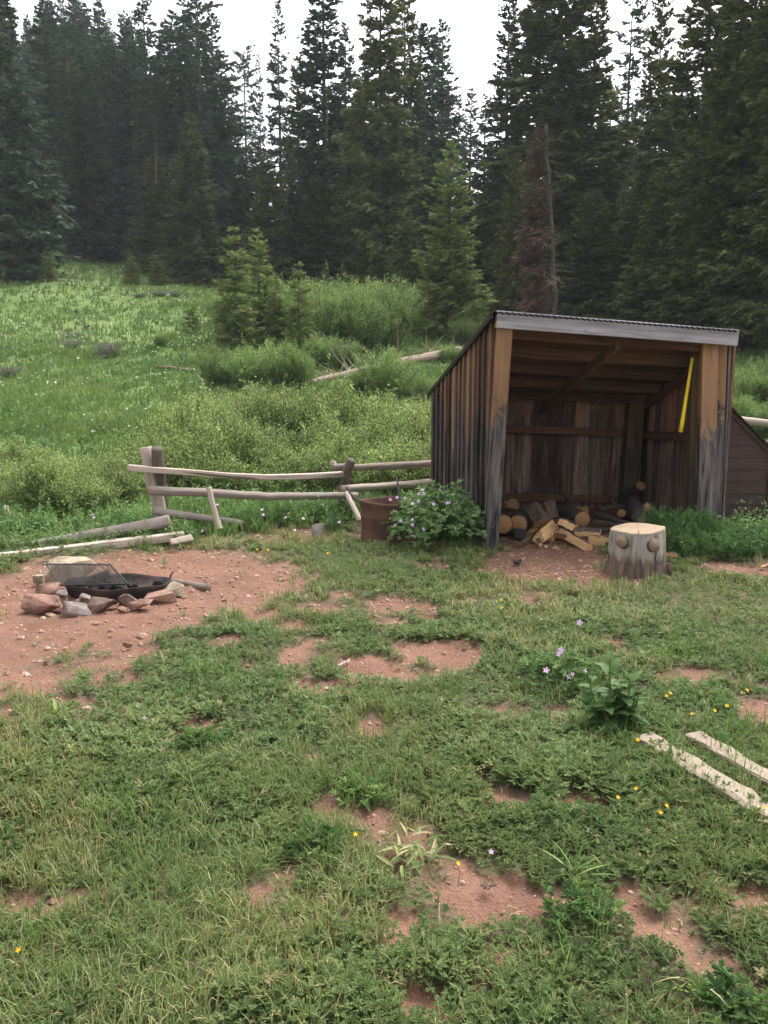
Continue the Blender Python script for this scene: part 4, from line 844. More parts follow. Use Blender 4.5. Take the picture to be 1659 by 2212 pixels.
wood('slab', (1140, 1160, 7.62), (1152, 1150, 7.75), .05, 'small upright split block between the black block and the pale split log', 1.2, 'split_old', 19)
wood('slab', (1126, 1136, 7.95), (1168, 1133, 7.9), .045, 'flat aged piece under the standing chunks', .1, 'split_old', 20)
wood('wedge', (1215, 1112, 8.3), (1268, 1108, 8.4), .05, 'aged split log lying at the back of the pile', .9, 'split_old', 21)
wood('slab', (1440, 1197, 6.5), (1457, 1200, 6.45), .024, 'small orange wood offcut right of the stump', .2, 'split', 22)
wood('slab', (1640, 1222, 6.45), (1668, 1214, 6.5), .02, 'pale offcut on the dirt at the right edge', .2, 'split', 23)
kn = [(1135, 1168, 7.35, 'small split kindling stick on the ground left of the pale split log'), (1165, 1172, 7.3, 'small kindling stick in front of the pale split log'), (1222, 1160, 7.4, 'small kindling stick under the pale orange split log'), (1305, 1160, 7.4, 'kindling stick between the brightest split log and the stump'), (1150, 1128, 7.9, 'kindling piece behind the black block'), (1232, 1100, 8.3, 'kindling piece on top of the dark barked log'), (1203, 1126, 7.9, 'kindling piece wedged right of the highest split chunk')]
for i, (u, v, Y_, lb) in enumerate(kn):
    a_ = random.random() * 3; L_ = .07 + .06 * random.random(); c_ = at(u, v, Y_); c_[2] = max(c_[2], .02); dd_ = np.array([math.cos(a_), math.sin(a_) * .6, .25 * (random.random() - .3)]) * L_
    thing1('kindling', 'split' if i % 2 else 'split_old', lambda m: loft(m, line(c_ - dd_, c_ + dd_, 5, 0, .002, i), np.array(WEDGE) * .035, (0, 0, 1), random.random(), WCUT, wob=.1), lb, 'firewood', 'kindling in the shed', smooth=False)
for i, (pts, r0, r1, lb) in enumerate([([(1287, 1112, 8.3), (1330, 1124, 8.0), (1368, 1135, 7.8)], .034, .028, 'long grey branch lying level on the right half of the pile'),
        ([(1283, 1128, 7.9), (1312, 1133, 7.8), (1345, 1140, 7.6)], .026, .03, 'dark branch in front of the long grey branch'), ([(1208, 1064, 8.9), (1224, 1075, 8.6), (1240, 1092, 8.3)], .009, .012, 'dark broken twig sticking up left of centre at the back'),
        ([(1370, 1070, 8.5), (1374, 1085, 8.4), (1382, 1099, 8.3)], .010, .014, 'thin stick standing in front of the back corner post'), ([(1310, 1066, 8.9), (1320, 1080, 8.7), (1327, 1088, 8.6)], .012, .014, 'short dark stick leaning left of the back corner post'),
        ([(1300, 1100, 8.6), (1340, 1096, 8.7), (1378, 1092, 8.8)], .03, .035, 'dark branch at the very back of the pile'), ([(1200, 1100, 8.5), (1225, 1094, 8.5), (1262, 1090, 8.6)], .010, .007, 'thin pale twig over the dark barked log'),
        ([(1070, 1165, 7.35), (1100, 1170, 7.3), (1118, 1168, 7.32)], .014, .010, 'dark twig on the ground right of the left shed post')]):
    mb = MB(); P = [at(*q) for q in pts]
    for q in P: q[2] = max(q[2], r0)
    pole(mb, P, r0, r1, 100 + i, .4, 9, .04, .1, jit=.003); tag(mb.build('branch', M['stick'], None, True), lb, 'branch', 'branches in the shed')
def cup(mb):
    c_ = at(1117, 1219, 6.62); k = 16; V = []
    for r_, z_ in ((.008, .004), (.022, .006), (.034, .03), (.036, .03), (.024, 0), (0.004, -.002)):
        for j in range(k): a_ = 2 * PI * j / k; V.append((c_[0] + r_ * math.cos(a_) * 1.1, c_[1] + r_ * math.sin(a_), z_ + (.012 * math.sin(a_ * 2 + 1) if z_ > .02 else 0)))
    mb.add(V, np.array([[i * k + j, i * k + (j + 1) % k, (i + 1) * k + (j + 1) % k, (i + 1) * k + j] for i in range(5) for j in range(k)]))
thing1('plastic_bowl', 'black', cup, 'tiny black broken plastic bowl on the dirt in front of the shed', 'bowl')
# ================================================================== FOREGROUND PLANKS, STICKS
def plank(p0, p1, w, th, label, seed):
    mb = MB(); a = np.array([*g0(*p0), .024]); b = np.array([*g0(*p1), .030]); loft(mb, line(a, b, 12, -.004, .004, seed), rect(w, th, .006), (0, 0, 1), .6, rad=1 + .08 * np.sin(np.arange(12) * 1.7 + seed), wob=.07); tag(mb.build('plank', M['plank_pale'], None, False), label, 'plank', 'bleached planks in the grass')
plank((1388, 1604), (1700, 1800), .10, .03, 'bleached plank in the grass, the nearer and left one of the two', 1)
plank((1497, 1600), (1760, 1762), .085, .03, 'bleached plank in the grass, the farther and right one of the two', 2)
def gstick(name, mat, uv, r0, r1, label, cat='stick'):
    mb = MB(); P = [np.array([*g0(u, v), r0 + dz_]) for u, v, dz_ in uv]; pole(mb, P, r0, r1, int(uv[0][0]), .6, 7, .05, .1, jit=.001); tag(mb.build(name, M[mat], None, True), label, cat)
gstick('dead_stick', 'fence', [(700, 1452, 0), (722, 1448, .004), (742, 1440, .01), (754, 1428, .0)], .008, .006, 'curved tan stick on the bare patch left of the yard centre')
mb = MB()
for a_, b_ in (((1043, 1926), (1072, 1922)), ((1049, 1908), (1052, 1934)), ((1040, 1918), (1060, 1932))): bar(mb, [*g0(*a_), .012], [*g0(*b_), .018], .008, .004, 3)
tag(mb.build('wood_splinter', M['split']), 'bright orange wood splinters on the bare patch near the bottom centre', 'splinter')
# ================================================================== SHRUB AND TREE BUILDERS
def tubes(mb, P, r0, r1, rnd=.5, k=3):
    """n polylines P (n, m, 3) as thin k-sided tubes"""
    P = np.asarray(P, float); n, m, _ = P.shape; T = np.gradient(P, axis=1); T /= np.linalg.norm(T, axis=2, keepdims=True) + 1e-9
    ref = np.where(np.abs(T[..., 2:3]) > .9, np.array([1., 0, 0]), np.array([0, 0, 1.])); A = np.cross(T, ref); A /= np.linalg.norm(A, axis=2, keepdims=True) + 1e-9; Bv = np.cross(A, T)
    rr = (np.asarray(r0)[..., None] * np.linspace(1, 0, m) + np.asarray(r1)[..., None] * np.linspace(0, 1, m)) * np.ones((n, m))
    th = 2 * PI * np.arange(k) / k
    V = P[:, :, None] + rr[..., None, None] * (A[:, :, None] * np.cos(th)[:, None] + Bv[:, :, None] * np.sin(th)[:, None])
    b = (np.arange(n) * m * k)[:, None, None]; i = (np.arange(m - 1) * k)[None, :, None]; j = np.arange(k)[None, None, :]; j2 = (j + 1) % k
    Fq = np.stack([b + i + j, b + i + j2, b + i + k + j2, b + i + k + j], -1).reshape(-1, 4)
    L = np.concatenate([np.zeros((n, 1)), np.cumsum(np.linalg.norm(np.diff(P, axis=1), axis=2), 1)], 1)
    G = np.stack([np.broadcast_to(np.cos(th) * .05, (n, m, k)), np.broadcast_to(np.sin(th) * .05, (n, m, k)), np.broadcast_to(L[:, :, None], (n, m, k))], -1)
    mb.add(V.reshape(-1, 3), Fq, G.reshape(-1, 3), rnd)
def shrub_proto(seed, h=1.4, r=1.0, ns=90, sub=5, leaves=9000, ls=.05, aspect=LANCE1, bushy=.35, lowleaf=.25):
    g = np.random.default_rng(seed); az = g.random(ns) * 2 * PI; out = g.random(ns) ** .6; L = h * (.62 + .42 * g.random(ns) + .22 * (vnoise(az * 1.6, out * 2.5, seed) - .5)) * (1 - .28 * out)
    base = np.stack([np.cos(az) * out * r * .35, np.sin(az) * out * r * .35, np.zeros(ns) - .05], -1)
    tip = base + np.stack([np.cos(az) * out * r * .75, np.sin(az) * out * r * .75, L], -1) + g.normal(0, .08 * h, (ns, 3)) * [1, 1, .4]
    s = np.linspace(0, 1, 6)[None, :, None]; mid = np.stack([np.cos(az) * out * r * .15, np.sin(az) * out * r * .15, np.zeros(ns)], -1)
    P = base[:, None] * (1 - s) + tip[:, None] * s - mid[:, None] * 4 * s * (1 - s) * .6 + g.normal(0, .012 * h, (ns, 6, 3)) * s
    st = MB(); tubes(st, P, np.full(ns, .009 * h), np.full(ns, .003 * h), .5)
    nb = ns * sub; pi = g.integers(0, ns, nb); q = .3 + .65 * g.random(nb); f = q * 5; i0 = np.minimum(f.astype(int), 4); w = (f - i0)[:, None]
    b0 = P[pi, i0] * (1 - w) + P[pi, i0 + 1] * w; dr = g.normal(0, 1, (nb, 3)); dr[:, 2] = np.abs(dr[:, 2]) * .8 + .25; dr /= np.linalg.norm(dr, axis=1, keepdims=True)
    bl = h * (.12 + .22 * g.random(nb)); b1 = b0 + dr * bl[:, None]; ss = np.linspace(0, 1, 3)[None, :, None]; PB = b0[:, None] * (1 - ss) + b1[:, None] * ss
    tubes(st, PB, np.full(nb, .004 * h), np.full(nb, .0015 * h), .4)
    lf = MB(); n = leaves; n1 = int(n * .7)
    k = g.integers(0, nb, n1); q = g.random(n1)[:, None]; pa = b0[k] + (b1[k] - b0[k]) * q; da = dr[k]
    k2 = g.integers(0, ns, n - n1); q2 = lowleaf + (1 - lowleaf) * g.random(n - n1); f = q2 * 5; i0 = np.minimum(f.astype(int), 4); w = (f - i0)[:, None]; pb_ = P[k2, i0] * (1 - w) + P[k2, i0 + 1] * w; db = P[k2, i0 + 1] - P[k2, i0]; db /= np.linalg.norm(db, axis=1, keepdims=True) + 1e-9
    p_ = np.concatenate([pa, pb_]); d_ = np.concatenate([da, db]) + g.normal(0, .9, (n, 3)); p_ = p_ + g.normal(0, .022 * h, (n, 3)); yaw = np.arctan2(d_[:, 1], d_[:, 0]); tl = np.arctan2(d_[:, 2], np.hypot(d_[:, 0], d_[:, 1]))
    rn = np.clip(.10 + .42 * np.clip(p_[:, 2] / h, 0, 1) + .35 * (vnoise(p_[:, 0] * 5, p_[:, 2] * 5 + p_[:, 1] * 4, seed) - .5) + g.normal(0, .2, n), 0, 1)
    scatter(lf, *aspect, p_, rotm(yaw, tl, g.normal(0, .8, n)), ls * (.6 + .7 * g.random(n)), rn)
    return st, lf
def spruce_proto(seed, Hh=18., Rr=2., base=.06, dw=.30, nb=7, ds=.15, droop=.35, tw=.10, lean=.0, side=None, gaps=.12, power=.72, jit=.28, top_thin=1.):
    g = np.random.default_rng(seed); cr = MB(); tr = MB()
    zs = np.arange(base * Hh, Hh * .985, dw); zs = zs + g.normal(0, dw * .25, len(zs)); cnt = (nb * (.6 + .6 * (1 - zs / Hh))).astype(int) + 2
    z0 = np.repeat(zs, cnt); n = len(z0); z0 = z0 + g.normal(0, dw * .3, n); q = np.clip((z0 - base * Hh) / (Hh * (1 - base)), 0, 1)
    az = g.random(n) * 2 * PI
    if side is not None: az = side + g.normal(0, .55, n)
    clump = .75 + .5 * vnoise(z0 * .5 + seed * 3, az * .9, seed)
    L = Rr * ((1 - q) ** power) * (1 - .35 * np.exp(-q * 14)) * np.clip(1 + g.normal(0, jit * .6, n), .35, 1.4) * clump + .10; k = g.random(n) > gaps; z0, az, L, q = z0[k], az[k], L[k], q[k]; n = len(z0)
    up = -droop * (1 - q) + .55 * q ** 2 + g.normal(0, .08, n)
    cx_, sx_ = np.cos(az), np.sin(az); fx = lambda s: lean * s
    s = np.linspace(0, 1, 4)[None, :]
    rad = s * L[:, None]; zz = z0[:, None] + rad * up[:, None] + (.22 * s ** 2) * L[:, None] * (1 - q[:, None])
    P = np.stack([cx_[:, None] * rad + lean * zz, sx_[:, None] * rad, zz], -1)
    big = L > .5; tubes(tr, P[big], .012 + .010 * L[big], np.full(big.sum(), .004), .3)
    m = np.maximum((L / ds).astype(int), 2) * 2; b = np.repeat(np.arange(n), m); mm = len(b); s = .10 + .92 * g.random(mm) ** .8; sd = np.where(g.random(mm) < .5, -1, 1)
    Lb = L[b]; px = s * Lb; ang = az[b] + sd * (R(52) - R(22) * s) * (.6 + .6 * g.random(mm)); tl = (.16 + .42 * Lb * (1 - s * .85)) * (.6 + .6 * g.random(mm)); tl = np.minimum(tl, .85)
    zb = z0[b] + px * up[b] + .22 * s ** 2 * Lb * (1 - q[b]); p0 = np.stack([cx_[b] * px + lean * zb, sx_[b] * px, zb], -1) + g.normal(0, .02, (mm, 3))
    dz = up[b] * .6 - .25 + g.normal(0, .22, mm) + .35 * q[b]; d = np.stack([np.cos(ang), np.sin(ang), dz], -1)
    w = np.stack([-np.sin(ang), np.cos(ang), g.normal(0, .55, mm)], -1); w /= np.linalg.norm(w, axis=1, keepdims=True)
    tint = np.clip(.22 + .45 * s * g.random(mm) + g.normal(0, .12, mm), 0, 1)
    def dia(p, d, l, ww, rn):
        l = l[:, None]; ww = ww[:, None]; a = p; bb = p + d * l * .5 + w * ww - [0, 0, .03]; c = p + d * l; e = p + d * l * .5 - w * ww - [0, 0, .03]
        V = np.stack([a, bb, c, e], 1).reshape(-1, 3); cr.add(V, np.arange(len(V)).reshape(-1, 4), None, np.repeat(rn, 4))
    dia(p0, d, tl, tw * (.6 + .6 * g.random(mm)), tint)
    for f_, sgn in ((.35, 1), (.55, -1)):
        a2 = ang + sgn * R(48); d2 = np.stack([np.cos(a2), np.sin(a2), dz - .1], -1); dia(p0 + d * tl[:, None] * f_, d2, tl * .55, tw * .65 * (.6 + .6 * g.random(mm)), np.clip(tint + .08, 0, 1))
    # trunk
    zt_ = np.linspace(-.3, Hh, 12); r0 = Hh * .011 + .03; PT = np.stack([lean * zt_, zt_ * 0, zt_], -1); loft(tr, PT, circ(1, 9), (0, 1, 0), .5, None, np.interp(zt_, [-.3, .3, Hh], [r0 * 1.3, r0, .012]), wob=.05)
    nd = 26; zd = g.random(nd) * Hh * .55; ad = g.random(nd) * 6.28; ld = .3 + .7 * g.random(nd); tubes(tr, np.stack([np.stack([lean * zd, zd * 0, zd], -1), np.stack([lean * zd + np.cos(ad) * ld, np.sin(ad) * ld, zd - .25 * ld], -1)], 1), np.full(nd, .014), np.full(nd, .004), .8)
    return tr, cr
def meshes(pair, names, mats, smooth=False):
    out = []
    for mb, nm, mt in zip(pair, names, mats):
        o = mb.build(nm, M[mt], None, smooth); me = o.data; bpy.data.objects.remove(o); out.append((nm, me))
    return out
def place(kind, parts, loc, rz, sx, sz, label, cat, group=None):
    e = bpy.data.objects.new(kind, None); COL.objects.link(e); e.location = [float(q) for q in loc]; e.rotation_euler = (0, 0, rz); e.scale = (sx, sx, sz)
    for nm, me in parts:
        o = bpy.data.objects.new(nm, me); COL.objects.link(o); o.parent = e
    return tag(e, label, cat, group)
# ---- spruces
TP = {}
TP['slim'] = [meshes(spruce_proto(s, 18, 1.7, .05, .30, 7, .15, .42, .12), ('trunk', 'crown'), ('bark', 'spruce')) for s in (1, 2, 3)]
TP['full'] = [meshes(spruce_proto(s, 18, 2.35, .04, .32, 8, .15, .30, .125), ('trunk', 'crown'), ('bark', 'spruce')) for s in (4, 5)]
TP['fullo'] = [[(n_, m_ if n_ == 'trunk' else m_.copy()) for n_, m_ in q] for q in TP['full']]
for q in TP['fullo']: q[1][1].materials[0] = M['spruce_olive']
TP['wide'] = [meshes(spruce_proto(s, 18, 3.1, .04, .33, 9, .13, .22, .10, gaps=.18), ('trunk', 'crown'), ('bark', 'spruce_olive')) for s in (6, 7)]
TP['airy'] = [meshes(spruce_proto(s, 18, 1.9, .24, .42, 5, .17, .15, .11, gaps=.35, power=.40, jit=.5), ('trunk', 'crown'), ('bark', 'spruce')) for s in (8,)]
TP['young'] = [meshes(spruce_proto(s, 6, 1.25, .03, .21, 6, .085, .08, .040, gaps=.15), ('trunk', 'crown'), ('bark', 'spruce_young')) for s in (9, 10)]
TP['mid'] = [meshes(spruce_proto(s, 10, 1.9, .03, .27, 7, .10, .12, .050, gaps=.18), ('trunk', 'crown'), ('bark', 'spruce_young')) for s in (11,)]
TP['midold'] = [meshes(spruce_proto(s, 10, 1.7, .03, .25, 8, .11, .2, .065, gaps=.1), ('trunk', 'crown'), ('bark', 'spruce_olive')) for s in (12,)]
BASEH = dict(fullo=18, slim=18, full=18, wide=18, airy=18, young=6, mid=10, midold=10); BASER = dict(fullo=2.35, slim=1.55, full=2.35, wide=3.1, airy=1.6, young=1.25, mid=1.9, midold=1.7)
def tree(u, Y, vtop, half, kind, label, group=None, k=0, nm='spruce_tree'):
    p_ = gndY(u, Y); zt_ = at(u, vtop, Y)[2]; Hh = zt_ - p_[2]; w = half * Y * 1.0 / F
    P_ = TP[kind][k % len(TP[kind])]
    return place(nm, P_, (p_[0], p_[1], p_[2] - .15), rng.random() * 6.28, w / BASER[kind] * 1.08, Hh / BASEH[kind], label, 'tree', group)
GL, GC, GR = 'dark spruces behind the left meadow', 'dark spruces behind the middle willows', 'tall spruces behind the shed'
LL, LC, LR = 'dark slender spruce in the forest wall above the left meadow', 'dark spruce in the forest wall behind the middle willows', 'tall olive green spruce in the forest wall behind the shed'
TREES = [(38, 47, -160, 92, 'full', 'massive spruce filling the left edge of the photo, its foot in the meadow', None), (118, 60, 10, 48, 'slim', LL, GL), (172, 56, 50, 42, 'slim', 'slender dark spruce with sharp tip just right of the massive left one', None),
 (205, 55, 130, 50, 'slim', 'spruce with a bare twin trunk foot at the top of the meadow', None), (258, 66, 75, 46, 'slim', LL, GL), (305, 63, 95, 48, 'slim', LL, GL), (328, 60, 68, 36, 'slim', 'slender spruce whose tip stands alone left of the airy spruce', None), (358, 57, 120, 46, 'slim', LL, GL),
 (345, 52, 330, 55, 'midold', 'lower layered blue green spruce at the meadow top left of centre', None), (395, 56, 130, 50, 'slim', LL, GL), (425, 50, 240, 58, 'midold', 'lower layered spruce right behind the dark fallen log in the meadow', None), (447, 58, -30, 62, 'airy', 'tall airy spruce with sky showing through its open top, left of centre', None),
 (475, 60, 15, 48, 'slim', 'dense dark spruce touching the airy spruce on its right', None), (392, 52, 330, 50, 'midold', LL, GL), (505, 62, 180, 50, 'slim', LL, GL), (540, 82, 80, 34, 'airy', 'distant thin spruce with feathery top against the white sky left of the spire', None), (571, 84, 112, 20, 'slim', 'very thin distant spruce between the feathery one and the spire', None),
 (612, 66, -20, 34, 'slim', 'needle thin spire of a spruce alone against the sky at top centre', None), (583, 46, 330, 52, 'midold', 'olive green spruce below the spire, in front of the dark wall', None), (560, 58, 300, 55, 'fullo', LC, GC), (530, 52, 330, 50, 'full', LC, GC),
 (650, 56, 110, 52, 'fullo', LC, GC), (705, 50, -150, 78, 'full', 'huge dark spruce rising out of the photo right of the spire', None), (750, 56, 40, 58, 'full', LC, GC), (690, 46, 380, 62, 'fullo', LC, GC), (640, 47, 400, 50, 'full', LC, GC), (822, 46, -150, 92, 'wide', 'broad drooping spruce in the middle, left of the sky gap', None), (775, 48, 200, 70, 'wide', LC, GC),
 (872, 50, -70, 60, 'fullo', LC, GC), (905, 52, 20, 48, 'airy', 'open topped spruce with sky specks on the left of the white sky gap', None), (950, 56, 35, 48, 'slim', 'slender spruce bordering the white sky gap on its left', None), (880, 40, 455, 46, 'midold', 'short grey green spruce left of the bright green one', None),
 (968, 29, 300, 74, 'mid', 'bright green young spruce standing alone just left of the shed roof', None), (1010, 74, 185, 36, 'slim', 'distant spruce low in the white sky gap', None), (1040, 66, 200, 36, 'slim', LC, GC), (985, 66, 200, 34, 'slim', LC, GC), (1000, 45, 400, 60, 'full', LC, GC), (935, 46, 330, 60, 'full', LC, GC), (1085, 48, -80, 60, 'full', 'dark spruce bordering the white sky gap on its right', None), (1060, 44, 380, 66, 'fullo', LC, GC),
 (1190, 40, -260, 150, 'wide', 'biggest broad spruce rising behind the dead red tree', None), (1150, 46, -120, 80, 'full', LR, GR), (1262, 40, -60, 80, 'fullo', LR, GR), (1108, 33, 325, 46, 'midold', 'slim mid green spruce with a pale stem left of the dead red tree', None), (1135, 34, 305, 36, 'midold', 'thin mid green spruce touching the dead red tree on its left', None),
 (1335, 48, -60, 40, 'airy', 'thin open spruce with its dark trunk against the sky right of the biggest one', None), (1300, 44, 200, 60, 'slim', LR, GR), (1268, 33, 400, 72, 'midold', 'green mid sized spruce right of the dead red tree, above the roof', None), (1395, 36, -70, 66, 'wide', LR, GR), (1350, 33, 420, 66, 'wide', LR, GR), (1425, 30, 345, 90, 'wide', 'lower broad olive spruce above the right half of the shed roof', None),
 (1490, 33, -260, 120, 'wide', 'tall broad spruce above the right end of the shed roof', None), (1580, 28, -300, 130, 'wide', 'huge broad spruce left of the right edge', None), (1665, 26, -340, 140, 'wide', 'huge spruce cut by the right edge of the photo', None), (1530, 27, 250, 95, 'wide', LR, GR), (1445, 44, 60, 66, 'fullo', LR, GR), (1540, 42, -40, 72, 'full', LR, GR), (1620, 36, 100, 90, 'fullo', LR, GR), (1760, 30, -300, 130, 'wide', 'tall spruce just beyond the right edge', None), (1150, 36, 500, 60, 'midold', LR, GR), (1225, 35, 520, 60, 'midold', LR, GR)]
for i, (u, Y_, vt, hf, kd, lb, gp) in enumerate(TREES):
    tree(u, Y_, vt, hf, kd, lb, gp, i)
# second and third rows and the forested hillside on the left
cnt = 0
for Y_, u0, u1, st_, hs in ((68, -160, 520, 36, 17), (68, 620, 1720, 52, 17), (78, -120, 520, 34, 17), (80, 620, 960, 60, 17), (80, 1080, 1760, 80, 17), (90, -100, 540, 32, 17), (103, -60, 540, 30, 17), (120, -20, 520, 28, 18), (140, 40, 480, 28, 18), (165, 80, 420, 28, 19)):
    for u in np.arange(u0, u1, st_):
        uu = u + rng.normal(0, st_ * .25); yy = Y_ + rng.normal(0, Y_ * .05)
        if 500 < uu < 640 and yy > 60: continue
        if 965 < uu < 1075 and yy > 55: continue
        p_ = gndY(uu, yy); hh = hs * (.72 + .45 * rng.random()); kd = ['slim', 'slim', 'slim', 'full'][rng.integers(0, 4)]
        left = uu < 520
        place('spruce_tree', TP[kd][rng.integers(0, len(TP[kd]))], (p_[0], p_[1], p_[2] - .2), rng.random() * 6.28, (.95 + .4 * rng.random()) * hh / 18, hh / 18,
              'dark spruce on the wooded hillside behind the front row at the left' if left else 'dark spruce deeper in the forest behind the front row at the middle and right', 'tree', 'spruces of the left hillside' if left else 'spruces deeper in the forest'); cnt += 1
print('hill trees', cnt)
# small fill spruces under the forest edge
for u, Y_, vt, hf, lb in ((512, 26, 478, 50, 'bright young spruce at the left end of the middle willows'), (563, 27.5, 487, 40, 'young spruce just right of the bright one at the left end of the willows'), (648, 22.3, 553, 36, 'small bright young spruce standing in the middle of the willows'),
        (597, 26.5, 580, 28, 'little spruce half sunk in the willows between two young ones'), (418, 31, 645, 24, 'tiny dark spruce alone in the meadow'), (611, 34, 600, 24, 'littlest spruce top showing above the willows'), (340, 47, 545, 22, 'small sapling spruce at the forest edge above the meadow'),
        (286, 46, 548, 20, 'sapling spruce at the forest edge left of the small one'), (108, 46, 520, 18, 'thin yellowish sapling at the foot of the massive left spruce')):
    tree(u, Y_, vt, hf, 'young', lb, None, int(u), 'young_spruce')
# dead red tree
dt = empty('dead_spruce', gndY(1200, 27)); b_ = np.array(dt.location); top = at(1180, 268, 27)
tag(dt, 'dead broken topped spruce with rusty red needles on its left side', 'tree')
mb = MB(); n = 16; P = line(b_ - [0, 0, .2], top, n, 0, .02, 3); loft(mb, P, facet(1., 10, 3, .1), (0, 1, 0), .7, None, np.linspace(.15, .055, n), wob=.08); 
g = np.random.default_rng(5); nd = 60; s = g.random(nd); pp = b_ + (top - b_) * s[:, None]; ad = g.random(nd) * 6.28; ld = .2 + .5 * g.random(nd); tubes(mb, np.stack([pp, pp + np.stack([np.cos(ad) * ld, np.sin(ad) * ld, -.2 * ld], -1)], 1), np.full(nd, .012), np.full(nd, .004), .6)
mb.build('trunk', M['bark'], dt, False)
Hd = float(top[2] - b_[2]); lean_ = float((top[0] - b_[0]) / Hd)
tr_, cr_ = spruce_proto(77, Hd * .97, 1.15, .08,   .19, 6, .09, .85, .032, lean=lean_, side=PI, gaps=.08, power=.62, jit=.5)
V = np.concatenate(cr_.V); cr_.V = [V]; cr_.g = [np.concatenate(cr_.g)]; o = cr_.build('dead_needles', M['dead_needles'], None); o.parent = dt
# dead poles in the forest
for i, (a, b, Y_, r_, lb) in enumerate([((706, 190), (703, 335), 40, .03, 'thin grey dead stem upright in the centre forest'), ((722, 262), (746, 372), 39, .026, 'thin grey dead stem leaning right in the centre forest'), ((125, 455), (165, 482), 44, .04, 'grey fallen stem leaning at the foot of the massive left spruce'), ((335, 250), (337, 400), 50, .05, 'straight bare grey trunk in the left forest')]):
    mb = MB(); pole(mb, [at(*a, Y_), (at(*a, Y_) + at(*b, Y_)) / 2 + [.03, 0, .02], at(*b, Y_ - .1)], r_ * .3, r_ * .7, 200 + i, .8, 6, .05, .1, up=(0, 1, 0)); tag(mb.build('dead_snag', M['stick'], None, True), lb, 'dead tree')
# ---- willows
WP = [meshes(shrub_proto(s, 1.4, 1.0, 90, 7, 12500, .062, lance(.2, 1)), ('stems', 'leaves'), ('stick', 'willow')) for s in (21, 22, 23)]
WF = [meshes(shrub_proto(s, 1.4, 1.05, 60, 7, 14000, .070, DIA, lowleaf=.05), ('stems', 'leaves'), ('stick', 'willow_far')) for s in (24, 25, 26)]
SG = [meshes(shrub_proto(s, .5, .42, 70, 5, 2600, .035, DIA, lowleaf=.2), ('stems', 'leaves'), ('stick', 'sage')) for s in (27,)]
HB = [meshes(shrub_proto(s, .5, .45, 40, 3, 900, .08, LANCE3, lowleaf=.1), ('stems', 'leaves'), ('herb', 'herb')) for s in (28, 29)]
def shrub(parts, hb, rbase, u, Y_, vtop, wpx, label, group, k=0, kind='willow_shrub', cat='shrub', rr=None):
    p_ = gndY(u, Y_); h = at(u, vtop, Y_)[2] - p_[2]; w = wpx * .5 * Y_ / F
    return place(kind, parts[k % len(parts)], p_, rng.random() * 6.28, w / rbase * 1.05, max(h, .15) / hb, label, cat, group)
GW = 'willow bushes behind the fence'; k = 0
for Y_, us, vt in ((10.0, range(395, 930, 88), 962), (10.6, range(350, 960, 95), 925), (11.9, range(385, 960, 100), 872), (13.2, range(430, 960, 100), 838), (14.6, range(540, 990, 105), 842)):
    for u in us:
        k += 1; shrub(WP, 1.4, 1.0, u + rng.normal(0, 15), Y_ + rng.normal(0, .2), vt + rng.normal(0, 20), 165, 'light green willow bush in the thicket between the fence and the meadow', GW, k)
for Y_, us, vt in ((9.0, (-70, 10, 95, 180), 1020), (9.6, (-40, 50, 140, 230, 285), 985), (10.6, (-60, 30, 120, 205), 962), (11.6, (0, 90), 958)):
    for u in us: k += 1; shrub(WP, 1.4, 1.0, u + rng.normal(0, 12), Y_ + rng.normal(0, .15), vt + rng.normal(0, 18), 150, 'light green willow bush in the thicket at the left end of the fence', 'willow bushes left of the fence', k)
def gshrub(parts, hb, rb_, u, vb, hpx, wpx, label, group=None, kind='willow_shrub', k=0, cat='shrub'):
    p_ = gnd(u, vb); d_ = p_[1]; return place(kind, parts[k % len(parts)], p_, rng.random() * 6.28, wpx * .5 * d_ / F / rb_, hpx * d_ / F / hb, label, cat, group)
for i, (u, vb, h, w) in enumerate(((480, 838, 82, 120), (545, 842, 90, 130), (610, 846, 95, 120), (650, 846, 82, 80))): gshrub(WF, 1.4, 1.05, u, vb, h * 1.15, w, 'rounded willow bush left of the fallen peeled log', 'willow bushes left of the fallen log', k=i)
gshrub(WF, 1.4, 1.05, 835, 872, 120, 140, 'rounded willow bush hiding the middle of the fallen peeled log', k=2); gshrub(WF, 1.4, 1.05, 905, 885, 80, 100, 'low willow bush between the log bush and the shed wall', k=1); gshrub(WF, 1.4, 1.05, 780, 855, 60, 60, 'small willow bush left of the log bush', k=0)
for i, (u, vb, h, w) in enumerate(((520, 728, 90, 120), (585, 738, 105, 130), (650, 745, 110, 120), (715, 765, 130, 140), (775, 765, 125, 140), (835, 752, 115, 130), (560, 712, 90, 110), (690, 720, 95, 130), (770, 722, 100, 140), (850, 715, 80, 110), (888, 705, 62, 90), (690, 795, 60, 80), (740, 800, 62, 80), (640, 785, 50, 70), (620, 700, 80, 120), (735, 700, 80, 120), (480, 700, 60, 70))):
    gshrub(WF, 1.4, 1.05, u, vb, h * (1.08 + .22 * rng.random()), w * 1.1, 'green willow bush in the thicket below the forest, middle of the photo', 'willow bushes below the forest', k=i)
for i, (u, vb, h, w) in enumerate(((1000, 745, 60, 70), (975, 790, 50, 60), (1030, 730, 50, 50))): gshrub(WF, 1.4, 1.05, u, vb, h, w, 'low willow bush peeking above the left slope of the shed roof', 'bushes above the roof slope', k=i)
for i, (u, vb, h, w) in enumerate(((1615, 880, 90, 110), (1670, 885, 95, 110), (1600, 930, 80, 90), (1660, 950, 90, 120), (1640, 850, 80, 110))): gshrub(WF, 1.4, 1.05, u, vb, h, w, 'green willow bush behind the brown lean-to and the pole rail', 'willow bushes behind the lean-to', k=i)
